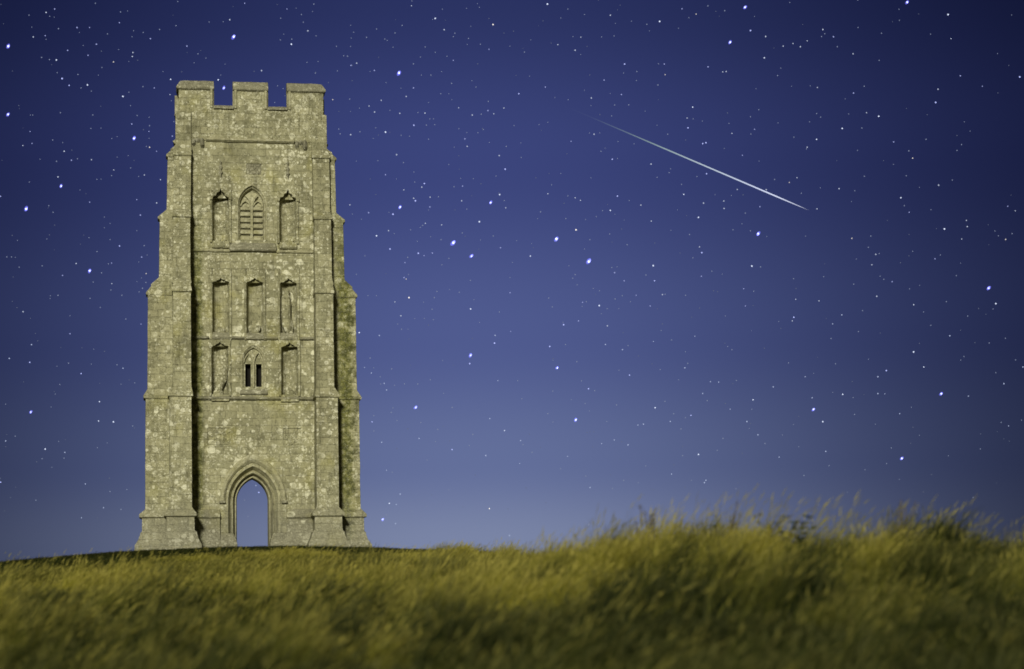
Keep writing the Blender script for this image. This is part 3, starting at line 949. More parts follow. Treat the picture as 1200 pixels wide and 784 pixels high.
# ------------------------------------------------------------------ weeds standing on the crest of the knoll
m_weed, t = material('weed_leaf')
oi = t.n('ShaderNodeObjectInfo')
finish(m_weed, t, t.mix(oi.outputs['Random'], (0.030, 0.055, 0.016), (0.055, 0.080, 0.018)), 0.7)
m_stalk, t = material('dry_stalk')
nz = t.n('ShaderNodeTexNoise', ins={'Scale': 12.0})
finish(m_stalk, t, t.mix(nz.outputs[0], (0.10, 0.085, 0.03), (0.20, 0.16, 0.06)), 0.8)


def weed(X, d, h, n, leaf, label, spread, dry=False):
    """upright plant: stem and pairs of leaves; base on the ground"""
    x, y = X + 11.204, d - 100.0
    rs = random.Random(int(X * 100) + 5)
    t_ = empty('weed_plant', (x, y, float(ground_z(x, y)) - 0.02))
    tag(t_, label, 'weed', 'weeds on the crest of the grassy knoll')
    lf = bmesh.new()
    for k in range(n):
        st = bmesh.new()
        if dry:
            lf = bmesh.new()
        a = rs.uniform(0, 2 * PI)
        bx, by = math.cos(a) * spread * 0.3, math.sin(a) * spread * 0.3
        tx, ty = bx + rs.uniform(-1, 1) * spread * 0.5 + 0.06, by + rs.uniform(-1, 1) * spread * 0.3
        hh = h * rs.uniform(0.75, 1.0)
        rings = []
        for q in (0, 0.33, 0.66, 1.0):
            cx, cy, cz = bx + (tx - bx) * q * q, by + (ty - by) * q * q, hh * q
            r_ = 0.008 * (1 - 0.7 * q)
            rings.append([(cx + r_ * math.cos(2 * PI * i / 5), cy + r_ * math.sin(2 * PI * i / 5), cz) for i in range(5)])
        loft(st, rings)
        m_ = 26 if not dry else 30
        for i in range(m_):
            q = rs.uniform(0.25, 1.0) if not dry else rs.uniform(0.72, 1.04)
            cx, cy, cz = bx + (tx - bx) * q * q, by + (ty - by) * q * q, hh * q
            an = rs.uniform(0, 2 * PI)
            L = leaf * rs.uniform(0.6, 1.1) * (1.15 - 0.5 * q)
            up = rs.uniform(0.1, 0.7)
            dx, dy, dz = math.cos(an) * L, math.sin(an) * L, up * L
            px_, py_ = -math.sin(an) * L * 0.25, math.cos(an) * L * 0.25
            v = [lf.verts.new(p) for p in ((cx, cy, cz), (cx + dx * 0.5 + px_, cy + dy * 0.5 + py_, cz + dz * 0.6), (cx + dx, cy + dy, cz + dz * 0.7), (cx + dx * 0.5 - px_, cy + dy * 0.5 - py_, cz + dz * 0.6))]
            lf.faces.new(v)
        link_mesh('stem', st, m_stalk if dry else m_weed, t_)
        if dry:
            q = 0.70
            core = []
            for q in (0.70, 0.85, 1.0, 1.05):
                cx, cy, cz = bx + (tx - bx) * q * q, by + (ty - by) * q * q, hh * q
                r_ = (0.003, 0.007, 0.005, 0.001)[len(core)]
                core.append([(cx + r_ * math.cos(2 * PI * i / 5), cy + r_ * math.sin(2 * PI * i / 5), cz) for i in range(5)])
            loft(lf, core)
            link_mesh('seed_head', lf, m_stalk, t_)
    if not dry:
        link_mesh('foliage', lf, m_weed, t_)
    return t_


weed(4.02, 36.5, 1.02, 5, 0.21, 'dark green leafy weed on the crest, largest and bushiest of the weeds', 0.42)
weed(4.48, 37.0, 0.96, 4, 0.20, 'smaller dark green weed close beside the bushiest weed, on its right', 0.26)
weed(3.02, 36.0, 1.05, 2, 0.12, 'single thin dark weed stalk standing left of the bushiest weed', 0.10)
weed(3.18, 35.5, 1.25, 5, 0.06, 'pale dry seed stalks rising highest above the grass crest', 0.20, True)
weed(5.9, 36.0, 1.2, 5, 0.05, 'pale dry seed stalks on the right, beyond the leafy weeds', 0.30, True)
weed(2.05, 36.5, 1.1, 6, 0.08, 'pale rounded clump of dry seed stalks at the left end of the crest', 0.34, True)

# ------------------------------------------------------------------ stars and meteor
SKY_R = 3000.0
PX = SKY_R / 2330.0                          # about the width of one picture point out there


def glow_material(name, color, strength, additive=False):
    m, t = material(name)
    e = t.n('ShaderNodeEmission', ins={'Color': (*color, 1), 'Strength': strength})
    sh = e.outputs[0]
    if additive:
        tr = t.n('ShaderNodeBsdfTransparent')
        sh = t.n('ShaderNodeAddShader', ins={0: sh, 1: tr.outputs[0]}).outputs[0]
    t.n('ShaderNodeOutputMaterial', ins={'Surface': sh})
    m.cycles.emission_sampling = 'NONE'
    return m


def ball(name, mat, sub=2):
    bm = bmesh.new()
    bmesh.ops.create_icosphere(bm, subdivisions=sub, radius=1.0)
    me = bpy.data.meshes.new(name)
    bm.to_mesh(me); bm.free()
    me.materials.append(mat)
    return me


TINT = {'white': (0.72, 0.80, 1.0), 'blue': (0.48, 0.54, 1.0), 'warm': (1.0, 0.93, 0.86)}
STRENGTH = {1: 0.34, 2: 0.66, 3: 1.05, 4: 1.7, 5: 2.3}
RADIUS = {1: 0.52, 2: 0.62, 3: 0.72, 4: 0.76, 5: 0.95}
BALLS = {(b, c): ball('star', glow_material('star_%s_light' % c, TINT[c], STRENGTH[b])) for b in STRENGTH for c in TINT}
HALO = ball('halo', glow_material('star_halo', (0.20, 0.20, 1.0), 0.30, True))
HALO_IN = ball('halo', glow_material('star_inner_halo', (0.32, 0.34, 1.0), 0.6, True))

STARS = {
    5: "-6.768,14.416 -2.691,13.605 -1.384,9.533 6.141,9.633 1.963,9.044 1.167,9.608",
    4: "-12.215,14.031 -12.215,12.446 -7.009,13.209 -9.202,11.970 5.895,15.012 5.521,14.211 9.850,14.958 -10.952,10.802 -11.791,10.239 -10.277,8.802 -2.690,10.404 -0.938,9.205 -0.451,10.497 11.682,8.138 -11.685,5.394 -0.981,6.788 1.155,6.460 -2.344,5.523 1.599,5.184 7.423,5.347 10.504,5.649 9.534,4.108 -3.177,2.779",
    3: "-7.149,13.397 -11.066,13.754 -10.929,13.327 -10.761,13.174 -10.320,13.198 -9.468,12.953 -8.309,13.383 -5.349,14.264 -1.786,14.891 -0.351,14.740 -2.337,12.363 -3.040,12.200 1.006,15.206 3.785,14.747 6.023,14.465 6.354,13.812 2.906,13.763 0.273,13.101 4.574,12.702 4.452,12.213 4.889,11.846 4.810,11.828 2.572,11.504 10.830,14.619 9.118,12.328 8.229,12.077 7.602,11.842 10.496,12.591 12.510,13.080 -9.558,9.406 -2.089,10.968 -2.314,10.552 -2.870,10.229 -3.280,9.709 -2.951,9.389 -2.251,9.284 -0.735,10.040 -0.227,10.690 -0.083,11.300 0.519,9.197 -0.971,7.924 -2.491,8.207 -3.722,7.358 4.894,11.106 4.326,10.623 4.681,10.060 4.753,9.209 3.552,8.919 3.579,8.551 5.973,8.855 1.655,9.819 2.688,10.616 2.510,10.274 2.209,7.972 1.324,7.516 9.620,10.376 10.652,9.593 11.842,7.765 6.980,7.590 -11.705,6.586 -10.483,6.331 -10.048,5.658 -10.069,5.190 -9.713,5.172 -11.340,4.505 -12.394,3.703 -0.388,7.086 -1.004,6.590 0.976,6.989 1.923,5.944 -3.422,5.178 -1.459,4.486 -0.161,4.941 2.936,6.264 3.556,5.455 4.434,5.253 5.958,5.606 4.604,4.295 9.862,6.673 10.100,6.301 9.200,6.242 8.137,5.692 7.646,5.040 -3.012,3.176 -0.552,3.026 -6.204,3.459",
    2: "-11.310,14.845 -11.106,14.932 -11.616,14.267 -11.331,14.308 -10.569,14.524 -10.267,14.535 -9.546,14.672 -8.798,14.323 -6.861,14.812 -6.493,15.202 -7.911,14.172 -10.103,14.154 -10.795,13.987 -10.304,13.890 -9.692,13.755 -9.223,13.988 -9.238,13.893 -8.708,13.173 -8.325,13.026 -9.253,12.311 -8.840,12.144 -8.826,11.771 -8.656,11.679 -8.272,12.046 -11.694,12.065 -11.648,11.787 -11.866,11.730 -10.880,11.624 -10.707,11.418 -10.226,11.446 -5.454,15.086 -4.942,14.584 -3.883,13.781 -3.740,13.833 -3.304,13.663 -2.372,15.186 -1.566,14.625 -0.458,14.158 -1.345,13.901 -2.340,13.251 -2.521,13.049 -3.140,12.956 -3.442,12.819 -3.306,12.677 -2.683,12.648 -2.059,12.653 -1.223,12.777 -0.886,12.602 -0.498,12.707 -0.351,12.629 -0.101,12.764 -4.337,12.966 -3.900,12.136 -2.770,11.660 -1.019,11.854 -1.076,12.033 -0.228,11.629 -6.087,13.632 2.566,14.920 1.829,14.417 1.255,14.250 1.682,14.113 4.343,15.026 4.689,14.892 6.393,14.312 3.888,13.740 3.905,13.488 2.394,13.394 4.966,13.646 5.327,13.514 5.411,13.522 0.932,13.250 2.071,12.975 2.818,13.042 4.434,12.447 5.532,12.052 5.781,11.521 6.088,12.131 2.130,12.110 1.557,11.950 3.530,11.368 10.891,14.058 7.795,14.421 8.052,14.241 7.410,14.173 7.241,14.040 7.060,14.122 6.819,14.071 8.522,13.822 7.642,13.067 8.517,12.901 8.825,12.425 7.370,11.663 9.468,11.708 9.919,11.305 10.558,12.897 11.100,13.183 11.620,12.912 -11.029,11.016 -9.693,11.216 -8.952,11.111 -8.565,11.007 -9.139,10.519 -8.659,10.451 -9.052,10.154 -10.274,10.439 -10.598,8.969 -10.924,8.678 -9.749,8.995 -9.745,8.504 -9.024,9.150 -8.917,8.757 -10.748,7.286 -11.863,7.794 -9.044,7.539 -12.397,10.519 -3.048,11.179 -2.597,10.815 -2.153,10.881 -1.949,10.639 -2.356,10.614 -3.471,10.265 -3.932,10.454 -2.984,9.832 -1.957,10.402 -2.071,10.006 -1.670,9.968 -2.109,9.227 -1.903,9.288 -2.584,9.057 -2.608,8.695 -2.556,8.659 -0.077,10.370 -1.144,10.902 -1.169,10.548 -0.218,9.406 0.009,8.311 0.015,7.369 -2.839,8.104 -2.694,7.766 5.644,10.708 5.310,10.440 5.313,10.261 4.811,10.401 6.354,10.682 6.192,10.278 4.697,9.350 4.735,8.636 5.767,8.313 5.802,7.893 3.769,8.211 3.466,7.941 3.122,8.207 2.832,8.564 2.597,8.765 1.643,10.591 1.774,10.528 0.968,10.698 3.265,10.389 3.518,9.998 1.799,8.056 1.694,7.605 2.403,7.475 7.109,10.945 6.920,10.839 8.128,10.650 7.586,10.184 9.815,10.022 10.532,10.637 11.180,9.774 11.197,9.626 11.060,9.337 12.169,10.063 12.343,9.949 12.103,9.283 10.414,8.890 8.419,9.451 8.991,9.048 8.894,8.800 9.376,8.379 9.000,8.038 9.884,7.809 7.034,8.023 6.943,7.503 7.599,7.971 8.147,7.616 7.921,7.405 -11.664,7.010 -12.189,6.673 -9.481,6.470 -12.275,4.694 -10.874,4.427 -10.387,3.669 -10.482,2.847 -9.952,3.092 -3.229,7.289 -0.370,7.274 -3.597,6.509 -3.430,6.373 -3.117,6.117 -3.060,5.955 -0.312,6.167 -3.190,4.675 -2.266,4.764 -0.521,5.238 -0.629,4.332 0.232,4.691 0.205,4.131 1.384,4.291 1.933,3.519 -3.074,3.989 -2.743,3.400 2.351,7.018 2.770,6.887 3.534,7.077 4.553,7.184 4.297,6.418 4.920,6.068 5.124,6.054 4.728,5.785 3.924,5.115 3.126,5.038 3.263,5.057 5.392,5.388 5.799,5.078 6.065,4.750 2.229,4.595 2.539,4.680 2.879,4.555 3.939,3.824 4.779,3.660 4.741,3.603 8.994,6.098 7.236,6.141 6.454,5.911 7.397,5.625 8.987,5.690 9.154,5.679 11.152,5.571 9.504,5.190 7.707,4.314 6.574,4.197 9.554,2.513 12.090,4.829 11.998,5.844 10.735,7.034 12.455,6.227 -2.839,3.144 -2.864,2.677 -0.064,2.360 1.891,2.608 -6.274,3.626",
    1: "-11.223,14.760 -11.116,14.745 -11.718,14.765 -11.652,14.492 -11.311,14.225 -11.014,14.483 -10.513,14.412 -10.127,15.102 -9.520,14.920 -9.349,14.950 -9.206,14.495 -9.242,14.355 -8.973,14.462 -8.574,14.543 -8.175,14.643 -8.131,15.204 -7.367,14.747 -7.023,14.759 -7.641,13.998 -7.449,13.902 -7.736,13.786 -9.835,14.401 -10.421,14.114 -11.418,13.801 -11.230,13.758 -9.568,14.047 -9.321,13.776 -9.971,13.617 -10.058,13.435 -10.228,13.056 -10.474,13.123 -10.550,13.434 -11.046,13.462 -9.323,13.057 -8.982,13.196 -8.295,12.881 -9.283,12.742 -9.123,12.515 -8.834,12.482 -8.825,12.281 -8.836,11.983 -9.609,12.005 -9.738,11.957 -8.903,11.790 -8.234,12.390 -11.688,12.450 -11.633,12.452 -10.971,12.528 -10.193,12.497 -10.240,12.180 -9.999,12.196 -10.564,11.457 -9.610,11.521 -9.342,11.563 -11.155,11.882 -10.915,11.829 -11.456,11.422 -11.064,11.383 -6.980,13.772 -7.086,13.509 -8.495,13.563 -5.338,14.384 -5.621,14.360 -5.537,14.497 -5.228,15.109 -4.791,15.210 -4.824,15.035 -5.098,14.962 -5.051,14.783 -5.608,14.870 -4.738,14.467 -4.968,13.842 -4.694,13.865 -4.239,14.226 -3.882,14.725 -3.814,14.560 -3.873,14.424 -3.891,14.224 -3.966,13.997 -4.061,14.006 -4.221,13.648 -4.764,13.588 -3.409,13.638 -3.244,14.639 -3.493,14.442 -3.039,14.404 -2.981,14.374 -2.784,14.550 -2.608,14.726 -2.840,14.214 -3.015,13.377 -2.360,15.301 -1.850,14.866 -1.604,15.106 -1.005,15.124 -0.734,15.232 -0.687,15.147 -0.903,14.703 -1.340,14.464 -1.302,14.544 -0.964,14.417 -0.997,14.277 -0.669,14.280 0.062,14.229 -2.041,14.220 -1.793,14.093 -2.159,13.983 -1.503,14.002 -2.335,13.822 -2.142,13.554 -1.904,13.554 -1.638,13.639 -2.647,13.246 -3.679,12.767 -3.901,12.690 -3.920,12.983 -2.925,12.719 -2.234,12.668 -1.939,12.515 -1.849,12.515 -2.025,12.368 -1.819,12.377 -1.967,12.906 -1.664,13.113 -1.463,13.113 -1.390,12.971 -0.789,13.267 -0.663,12.621 -0.486,12.925 -4.194,12.267 -4.158,12.155 -3.673,12.208 -3.282,12.301 -3.342,12.051 -2.655,12.124 -2.444,12.103 -2.602,11.470 -3.235,11.516 -3.762,11.504 -1.342,11.840 -1.027,12.186 -0.752,12.179 -0.614,12.255 -1.222,12.279 -0.469,11.947 -0.052,11.847 -1.478,11.422 -1.975,12.031 -0.889,13.419 -1.392,13.361 -5.696,13.280 -5.560,13.216 -5.766,12.885 3.088,14.768 1.925,14.947 1.336,14.876 1.513,15.083 1.633,14.435 2.342,14.413 2.650,14.432 2.690,14.722 0.421,14.085 0.583,14.369 1.819,14.010 3.467,14.685 3.528,14.528 4.252,14.574 4.508,14.812 4.981,15.077 5.395,14.950 6.128,14.790 3.745,13.749 3.205,13.580 3.191,13.368 2.877,13.552 0.542,13.513 1.904,13.160 2.059,12.792 2.538,13.073 2.646,12.797 2.568,12.539 3.399,12.639 2.994,12.795 3.723,13.250 4.581,12.423 4.806,12.366 3.950,12.073 5.998,12.023 5.993,12.433 6.139,13.091 6.200,12.594 5.462,12.292 5.338,11.701 6.187,11.371 2.014,12.142 2.268,12.138 2.401,11.773 2.294,11.698 2.704,11.517 0.986,12.412 0.768,12.359 0.314,11.925 2.719,11.921 3.115,11.862 3.690,12.293 0.316,11.577 0.149,12.340 1.167,12.999 1.495,12.944 12.346,14.520 11.994,13.650 9.219,14.268 9.657,14.549 9.652,14.806 8.652,14.428 7.761,14.258 7.840,14.320 8.141,14.003 9.151,13.639 6.753,13.557 6.672,13.384 7.013,13.121 7.466,13.114 8.313,12.774 8.390,12.413 7.349,11.623 7.437,12.263 7.046,11.912 6.665,12.265 7.612,12.454 7.709,12.364 8.705,12.068 9.830,11.481 9.454,11.178 8.588,11.542 10.250,11.734 11.096,11.569 10.986,11.438 11.172,12.102 11.305,11.875 10.402,14.188 6.996,15.085 8.658,15.067 8.779,13.050 -11.710,10.876 -9.286,11.271 -9.091,11.073 -9.745,11.079 -10.099,10.984 -9.996,10.987 -10.503,10.722 -11.248,10.329 -11.147,10.175 -9.921,10.092 -9.783,9.942 -9.922,9.837 -10.291,9.591 -9.784,9.555 -10.097,9.264 -10.190,8.533 -9.826,8.973 -9.766,8.350 -9.990,8.756 -8.962,9.426 -8.895,9.203 -9.091,9.031 -9.031,8.648 -9.139,8.559 -8.923,8.542 -9.006,8.402 -9.088,8.314 -9.504,8.226 -10.267,8.143 -10.023,7.927 -10.747,7.716 -11.032,8.202 -11.215,8.188 -11.220,8.122 -12.044,9.085 -12.135,9.093 -12.246,9.091 -11.953,8.854 -11.407,8.897 -11.295,9.539 -11.994,9.487 -9.141,9.781 -9.408,7.658 -2.780,11.076 -2.346,11.245 -2.326,11.004 -1.743,10.648 -2.970,10.275 -3.871,10.233 -3.651,10.110 -2.842,9.760 -3.567,9.224 -1.989,10.330 -2.140,9.960 -2.198,9.908 -2.436,9.852 -2.275,9.573 -1.684,9.612 -1.942,9.686 -2.515,9.186 -2.497,8.772 -1.673,9.002 -1.498,9.157 -0.112,10.545 -0.312,11.138 -1.356,10.888 -1.190,11.087 -1.044,10.346 -0.873,11.080 -1.160,9.770 -0.713,9.596 -0.395,9.692 0.185,9.573 0.074,9.046 0.554,9.502 0.783,10.263 0.708,10.099 -0.259,7.845 -0.884,8.147 -0.970,8.620 -0.752,7.594 -1.246,8.331 -1.864,8.205 -1.800,8.355 -1.895,7.669 -1.924,7.924 -2.129,8.097 -2.353,7.698 -2.116,7.702 -2.775,7.564 -2.681,7.439 -2.518,7.438 -3.290,8.256 -3.501,8.256 -3.781,8.774 -1.488,8.400 0.012,8.679 5.097,10.599 5.495,10.568 5.834,10.134 5.747,9.880 5.954,9.705 6.348,9.560 4.531,9.090 3.370,8.695 5.244,8.677 4.993,8.755 6.186,8.829 6.011,8.245 5.308,7.661 3.837,8.220 4.341,8.184 2.979,8.054 2.780,8.202 2.530,8.890 2.662,8.904 1.405,10.095 1.464,10.640 2.619,10.180 2.977,10.502 3.674,11.048 4.168,10.252 4.008,11.245 3.975,11.154 1.895,10.063 2.160,10.131 2.315,10.272 2.487,9.703 2.916,9.437 2.850,10.037 4.455,9.654 3.999,9.767 1.471,8.947 1.861,9.351 1.995,9.576 1.563,8.646 1.667,8.484 2.066,8.395 2.218,8.330 1.889,8.070 1.787,7.957 2.403,7.891 2.687,7.892 2.259,7.774 2.601,8.127 1.309,7.579 0.962,8.171 1.050,7.956 3.727,7.339 1.065,10.913 1.295,11.182 2.039,11.063 5.525,9.742 4.276,10.865 1.622,8.733 4.657,11.045 5.940,7.295 7.208,10.574 6.562,10.921 7.672,10.686 8.510,10.586 8.423,10.334 8.748,10.922 9.699,10.185 10.071,10.606 10.861,10.744 9.758,10.892 11.933,9.377 11.855,9.496 12.257,9.413 10.544,8.976 9.881,9.088 8.880,9.491 9.073,9.066 8.818,9.223 9.090,8.522 9.176,8.442 8.448,8.348 7.722,8.550 9.793,8.191 10.035,8.270 10.116,7.627 10.667,7.854 11.774,7.640 11.024,8.764 10.917,8.468 11.169,7.494 6.989,8.524 6.615,7.496 8.649,7.704 8.543,7.202 10.284,7.299 7.296,9.538 8.520,8.951 10.338,10.062 -11.058,6.500 -10.784,6.578 -10.241,6.564 -10.180,6.922 -9.623,6.550 -9.529,6.083 -9.199,6.119 -10.992,6.062 -11.099,5.832 -11.199,5.520 -12.050,4.811 -10.894,4.291 -11.414,4.275 -11.181,4.066 -11.020,4.690 -10.097,4.545 -9.862,4.662 -9.249,5.073 -11.560,3.273 -9.536,3.051 -9.797,3.486 -9.394,3.534 -12.275,5.576 1.366,7.031 1.641,6.610 1.052,6.654 -1.672,6.668 -3.459,6.738 -3.371,6.498 -2.930,6.471 -3.215,6.279 -3.201,6.101 -2.860,6.069 -2.618,6.104 -1.981,6.200 -1.652,5.864 -2.292,6.097 0.178,6.162 1.038,5.897 0.273,5.717 2.075,5.895 1.752,6.139 -2.906,5.515 -2.949,5.406 -1.445,5.517 -3.379,5.329 -2.808,5.206 -2.221,5.151 -3.382,4.953 -1.867,4.683 -1.807,4.981 -1.032,4.582 -0.945,4.854 0.288,4.591 0.513,4.400 0.912,5.344 1.036,5.138 1.938,5.400 1.213,3.989 1.831,3.804 -2.933,3.941 -1.551,3.496 -2.075,4.234 1.494,5.682 1.835,5.584 2.908,6.983 2.675,6.387 3.981,7.106 5.355,6.918 5.459,6.838 4.372,6.526 4.318,6.808 3.694,6.387 4.141,6.129 5.558,6.087 4.836,5.606 2.607,5.537 3.799,5.608 4.010,5.302 4.297,5.198 2.361,5.138 4.183,4.923 5.923,5.378 5.854,4.910 6.234,4.533 5.065,4.387 5.210,4.677 4.423,3.660 5.506,3.445 3.308,4.031 2.484,3.492 2.759,3.682 3.120,3.625 4.217,4.269 7.876,7.052 7.442,6.221 7.975,6.437 6.837,6.488 8.774,6.524 7.898,5.746 9.786,5.339 6.935,4.989 6.660,4.734 7.054,4.442 7.780,3.963 7.170,3.738 9.168,3.989 9.288,4.366 8.647,3.849 9.466,3.598 7.513,3.018 8.213,3.308 11.220,3.124 9.868,2.802 11.411,4.292 10.649,4.143 9.965,4.657 8.916,4.952 8.417,5.198 8.388,5.608 11.916,4.917 12.396,4.957 11.809,6.112 12.283,6.405 11.669,6.830 12.053,6.929 11.063,6.523 10.985,6.442 -2.458,2.989 -2.100,3.096 -3.088,2.894 -0.897,2.567 -0.463,2.359 -1.730,2.149 -6.554,3.272 -6.468,2.876",
}


def sky_dir(a, e):
    a, e = R(a), R(e)
    return Vector((math.sin(a) * math.cos(e), math.cos(a) * math.cos(e), math.sin(e)))


rs = random.Random(4)
STAR_LABELS = {
    (5, 0): 'brilliant blue white star above the left gap of the battlements',
    (5, 1): "brilliant blue white star high up, alone between the tower top and the meteor's upper end",
    (5, 2): 'brilliant white star nearest the tower among the largest stars, level with its belfry window',
    (5, 3): 'brilliant star beneath the lower white end of the meteor',
    (5, 4): 'lower right one of the pair of brilliant blue stars in the middle of the sky',
    (5, 5): 'upper left one of the pair of brilliant blue stars in the middle of the sky',
    (4, 0): 'bright blue star at the left edge of the picture, upper of two spiky ones',
    (4, 1): 'bright blue star at the left edge of the picture, lower of two spiky ones',
    (4, 2): 'bright blue star shining through the left gap of the battlements',
    (4, 3): "bright star left of the tower's top string course, closest to its battlements",
    (4, 4): 'bright blue star high at the top edge, above and right of the meteor',
    (4, 5): 'bright white star high above the lower half of the meteor',
    (4, 6): 'bright blue star at the top edge in the dark upper right corner',
    (4, 7): 'bright white star left of the belfry, upper one of two slanting towards the left edge',
    (4, 8): 'bright white star left of the belfry, lower one of two slanting towards the left edge',
    (4, 9): 'bright blue star left of the tower beside its middle niches',
    (4, 10): 'bright blue star just right of the belfry, about one tower width away',
    (4, 11): 'bright star close below and right of the brilliant star level with the belfry',
    (4, 12): 'bright blue star upper right of the brilliant star level with the belfry',
    (4, 13): 'bright white star low near the right edge of the sky',
    (4, 14): "bright white star low on the left, well left of the tower's lower half",
    (4, 15): 'bright star under the belfry level star, level with the small dark window',
    (4, 16): 'bright mid sky star, right of the one level with the small dark window',
    (4, 17): 'bright star right of the tower, level with the top of its lowest stage',
    (4, 18): 'bright star low in the middle, halfway between tower and knoll crest',
    (4, 19): 'bright star over the knoll, low on the right, left one of two',
    (4, 20): 'bright star over the knoll, low on the right, right one of two',
    (4, 21): 'bright star closest above the right part of the knoll',
    (4, 22): 'bright star low beside the foot of the tower, on its right',
}


def zone(a, e):
    """where in the sky a small star stands, by things one can find"""
    if a < -8.6:
        return 'low left of the tower' if e < 6.5 else 'left of the tower windows' if e < 11.3 else 'left of the battlements, high up'
    if a < -4.5 and e > 11.3:
        return 'high above the tower battlements'
    if a < -0.0:
        return 'right of the tower, low over the grass' if e < 6.5 else 'right of the tower windows' if e < 11.3 else 'right of the battlements, high up'
    line = 12.735 - (a - 1.54) * 0.4412
    if a < 7.4:
        return 'low over the grassy knoll' if e < 6.0 else 'under the meteor streak' if e < line else 'above the meteor streak'
    return 'low in the dark right of the sky' if e < 6.0 else 'in the dark right, under meteor height' if e < 11.3 else 'in the dark upper right corner'


WORD = {5: 'brilliant blue white star', 4: 'bright blue white star', 3: 'clear white star', 2: 'small white star'}
singles, rest = [], []
for b in (5, 4, 3, 2, 1):
    for i, s in enumerate(STARS[b].split()):
        a, e = map(float, s.split(','))
        (singles if len(singles) < 300 else rest).append((a, e, b, i))
ORD = [w + 'highest' for w in ('', 'second ', 'third ', 'fourth ', 'fifth ', 'sixth ', 'seventh ', 'eighth ', 'ninth ', 'tenth ', 'eleventh ', 'twelfth ', 'thirteenth ',
       'fourteenth ', 'fifteenth ', 'sixteenth ', 'seventeenth ', 'eighteenth ', 'nineteenth ', 'twentieth ', 'twenty-first ', 'twenty-second ', 'twenty-third ', 'twenty-fourth ')]
for b in (3,):
    by = {}
    for a, e, b_, i in singles:
        if b_ == b:
            by.setdefault(zone(a, e), []).append((-e, i))
    for z_, lst in by.items():
        for n_, (_, i) in enumerate(sorted(lst)):
            STAR_LABELS[(b, i)] = ('%s clear star %s' % (ORD[n_], z_)) if len(lst) > 1 else 'only clear white star ' + z_
for a, e, b, i in singles:
    p = CAM + sky_dir(a, e) * SKY_R
    c = rs.choices(('white', 'blue', 'warm'), (0.50, 0.47, 0.03) if b < 4 else (0.75, 0.25, 0.0))[0]
    rad = RADIUS[b] * PX * rs.uniform(0.85, 1.15) * (0.78 + 0.22 * min(1.0, e / 8.0))
    if b >= 4:
        o = empty('star', p)
        core = bpy.data.objects.new('core', BALLS[(b, c)]); C.objects.link(core); core.parent = o
        core.scale = (rad, rad, rad)
        for nm, me_, k in (('halo', HALO, 2.7), ('halo', HALO_IN, 1.7)):
            hl = bpy.data.objects.new(nm, me_); C.objects.link(hl); hl.parent = o
            hl.rotation_euler = (0, rs.uniform(0.3, 0.9), 0)
            hl.location = (rs.uniform(-0.5, 0.5) * rad, 0, rs.uniform(-0.5, 0.5) * rad)
            hl.scale = (rad * k * 0.7, rad * k, rad * k * 1.2)
    else:
        o = bpy.data.objects.new('star', BALLS[(b, c)]); C.objects.link(o)
        o.location = p
        o.scale = (rad, rad, rad)
    z_ = zone(a, e)
    lab = STAR_LABELS.get((b, i)) or '%s %s' % (WORD[b], z_)
    tag(o, lab, 'star', 'stars ' + z_ if b < 4 else 'brightest stars in the sky')

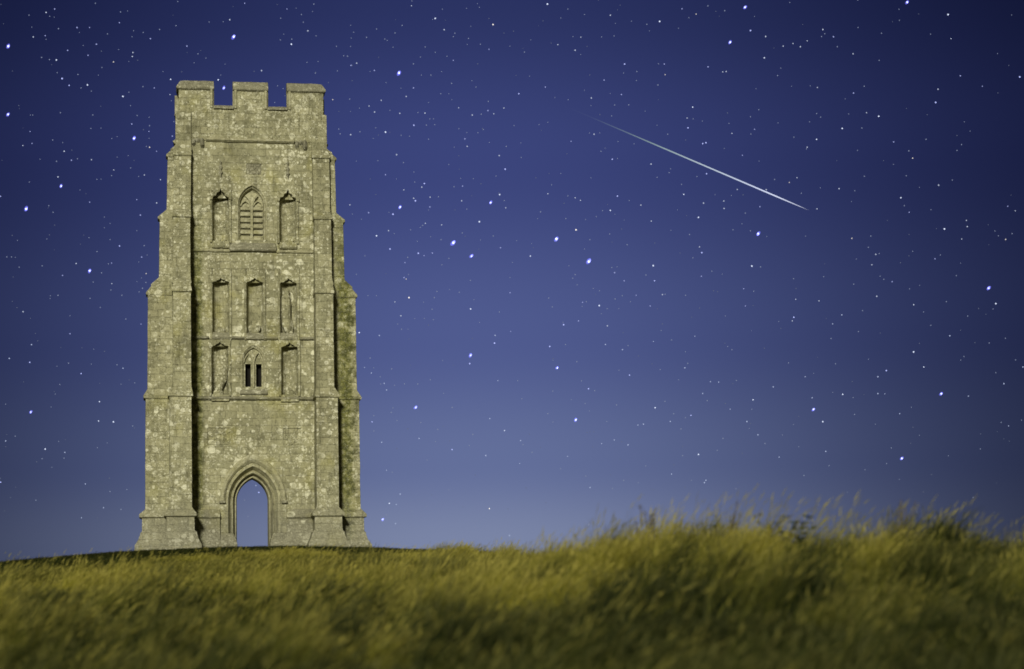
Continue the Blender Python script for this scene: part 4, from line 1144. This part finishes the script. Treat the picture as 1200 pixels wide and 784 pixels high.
bm = bmesh.new()
faint = list(rest)
fa = random.Random(9)
for _ in range(260):                                             # the faintest, which merge into the sky
    faint.append((fa.uniform(-12.6, 12.6), fa.uniform(2.2, 15.6), 0, 0))
dust = bpy.data.meshes.new('faint_stars')
fm = []
for a, e, b, i in faint:
    r_ = {0: 0.45, 1: 0.54, 2: 0.62}[b] * PX * fa.uniform(0.8, 1.25)
    n0 = len(bm.faces)
    bmesh.ops.create_icosphere(bm, subdivisions=1, radius=r_, matrix=Matrix.Translation(CAM + sky_dir(a, e) * SKY_R))
    fm += [b] * 20
bm.to_mesh(dust); bm.free()
for b_, s_ in ((0, 0.20), (1, 0.36), (2, 0.68)):
    dust.materials.append(glow_material('faint_star_light', (0.60, 0.70, 1.0), s_))
dust.polygons.foreach_set('material_index', fm)
do = bpy.data.objects.new('faint_stars', dust)
C.objects.link(do)
tag(do, 'countless faint pinprick stars scattered over the whole night sky', 'stars', kind='stuff')

# meteor: a long thin spindle of glowing air, faint and greenish where it began, white where it ended
A = CAM + sky_dir(1.35, 12.82) * SKY_R
B = CAM + sky_dir(7.39, 10.155) * SKY_R
ax_ = B - A
Lm = ax_.length
rot = ax_.to_track_quat('X', 'Z')
bm = bmesh.new()
rings = []
N = 60
for k in range(N + 1):
    q_ = k / N
    r_ = PX * (0.32 + 0.30 * min(1.0, q_ / 0.45)) * min(1.0, (1 - q_) / 0.13) ** 0.7 + PX * 0.05
    rings.append([(q_ * Lm, r_ * math.cos(2 * PI * i / 10), r_ * math.sin(2 * PI * i / 10)) for i in range(10)])
loft(bm, rings)
m_met, t = material('meteor_light')
tc = t.n('ShaderNodeTexCoord')
s_ = t.n('ShaderNodeSeparateXYZ', ins={0: tc.outputs['Generated']})
cl = t.ramp(s_.outputs[0], [(0.0, (0.35, 0.45, 0.30)), (0.35, (0.50, 0.68, 0.42)), (0.55, (0.66, 0.78, 0.72)), (0.8, (0.80, 0.86, 1.0)), (1.0, (0.86, 0.90, 1.0))])
st_ = t.ramp(s_.outputs[0], [(0.0, 0.0), (0.12, 0.012), (0.25, 0.08), (0.42, 0.22), (0.65, 0.32), (0.85, 0.38), (0.96, 0.30), (1.0, 0.08)])
em = t.n('ShaderNodeEmission', ins={'Color': cl, 'Strength': st_})
tr = t.n('ShaderNodeBsdfTransparent')
ad = t.n('ShaderNodeAddShader', ins={0: em.outputs[0], 1: tr.outputs[0]})
t.n('ShaderNodeOutputMaterial', ins={'Surface': ad.outputs[0]})
m_met.cycles.emission_sampling = 'NONE'
met = link_mesh('meteor', bm, m_met)
met.location = A
met.rotation_euler = rot.to_euler()
tag(met, 'white meteor streak slanting down across the starry sky, greenish at its upper end', 'meteor')
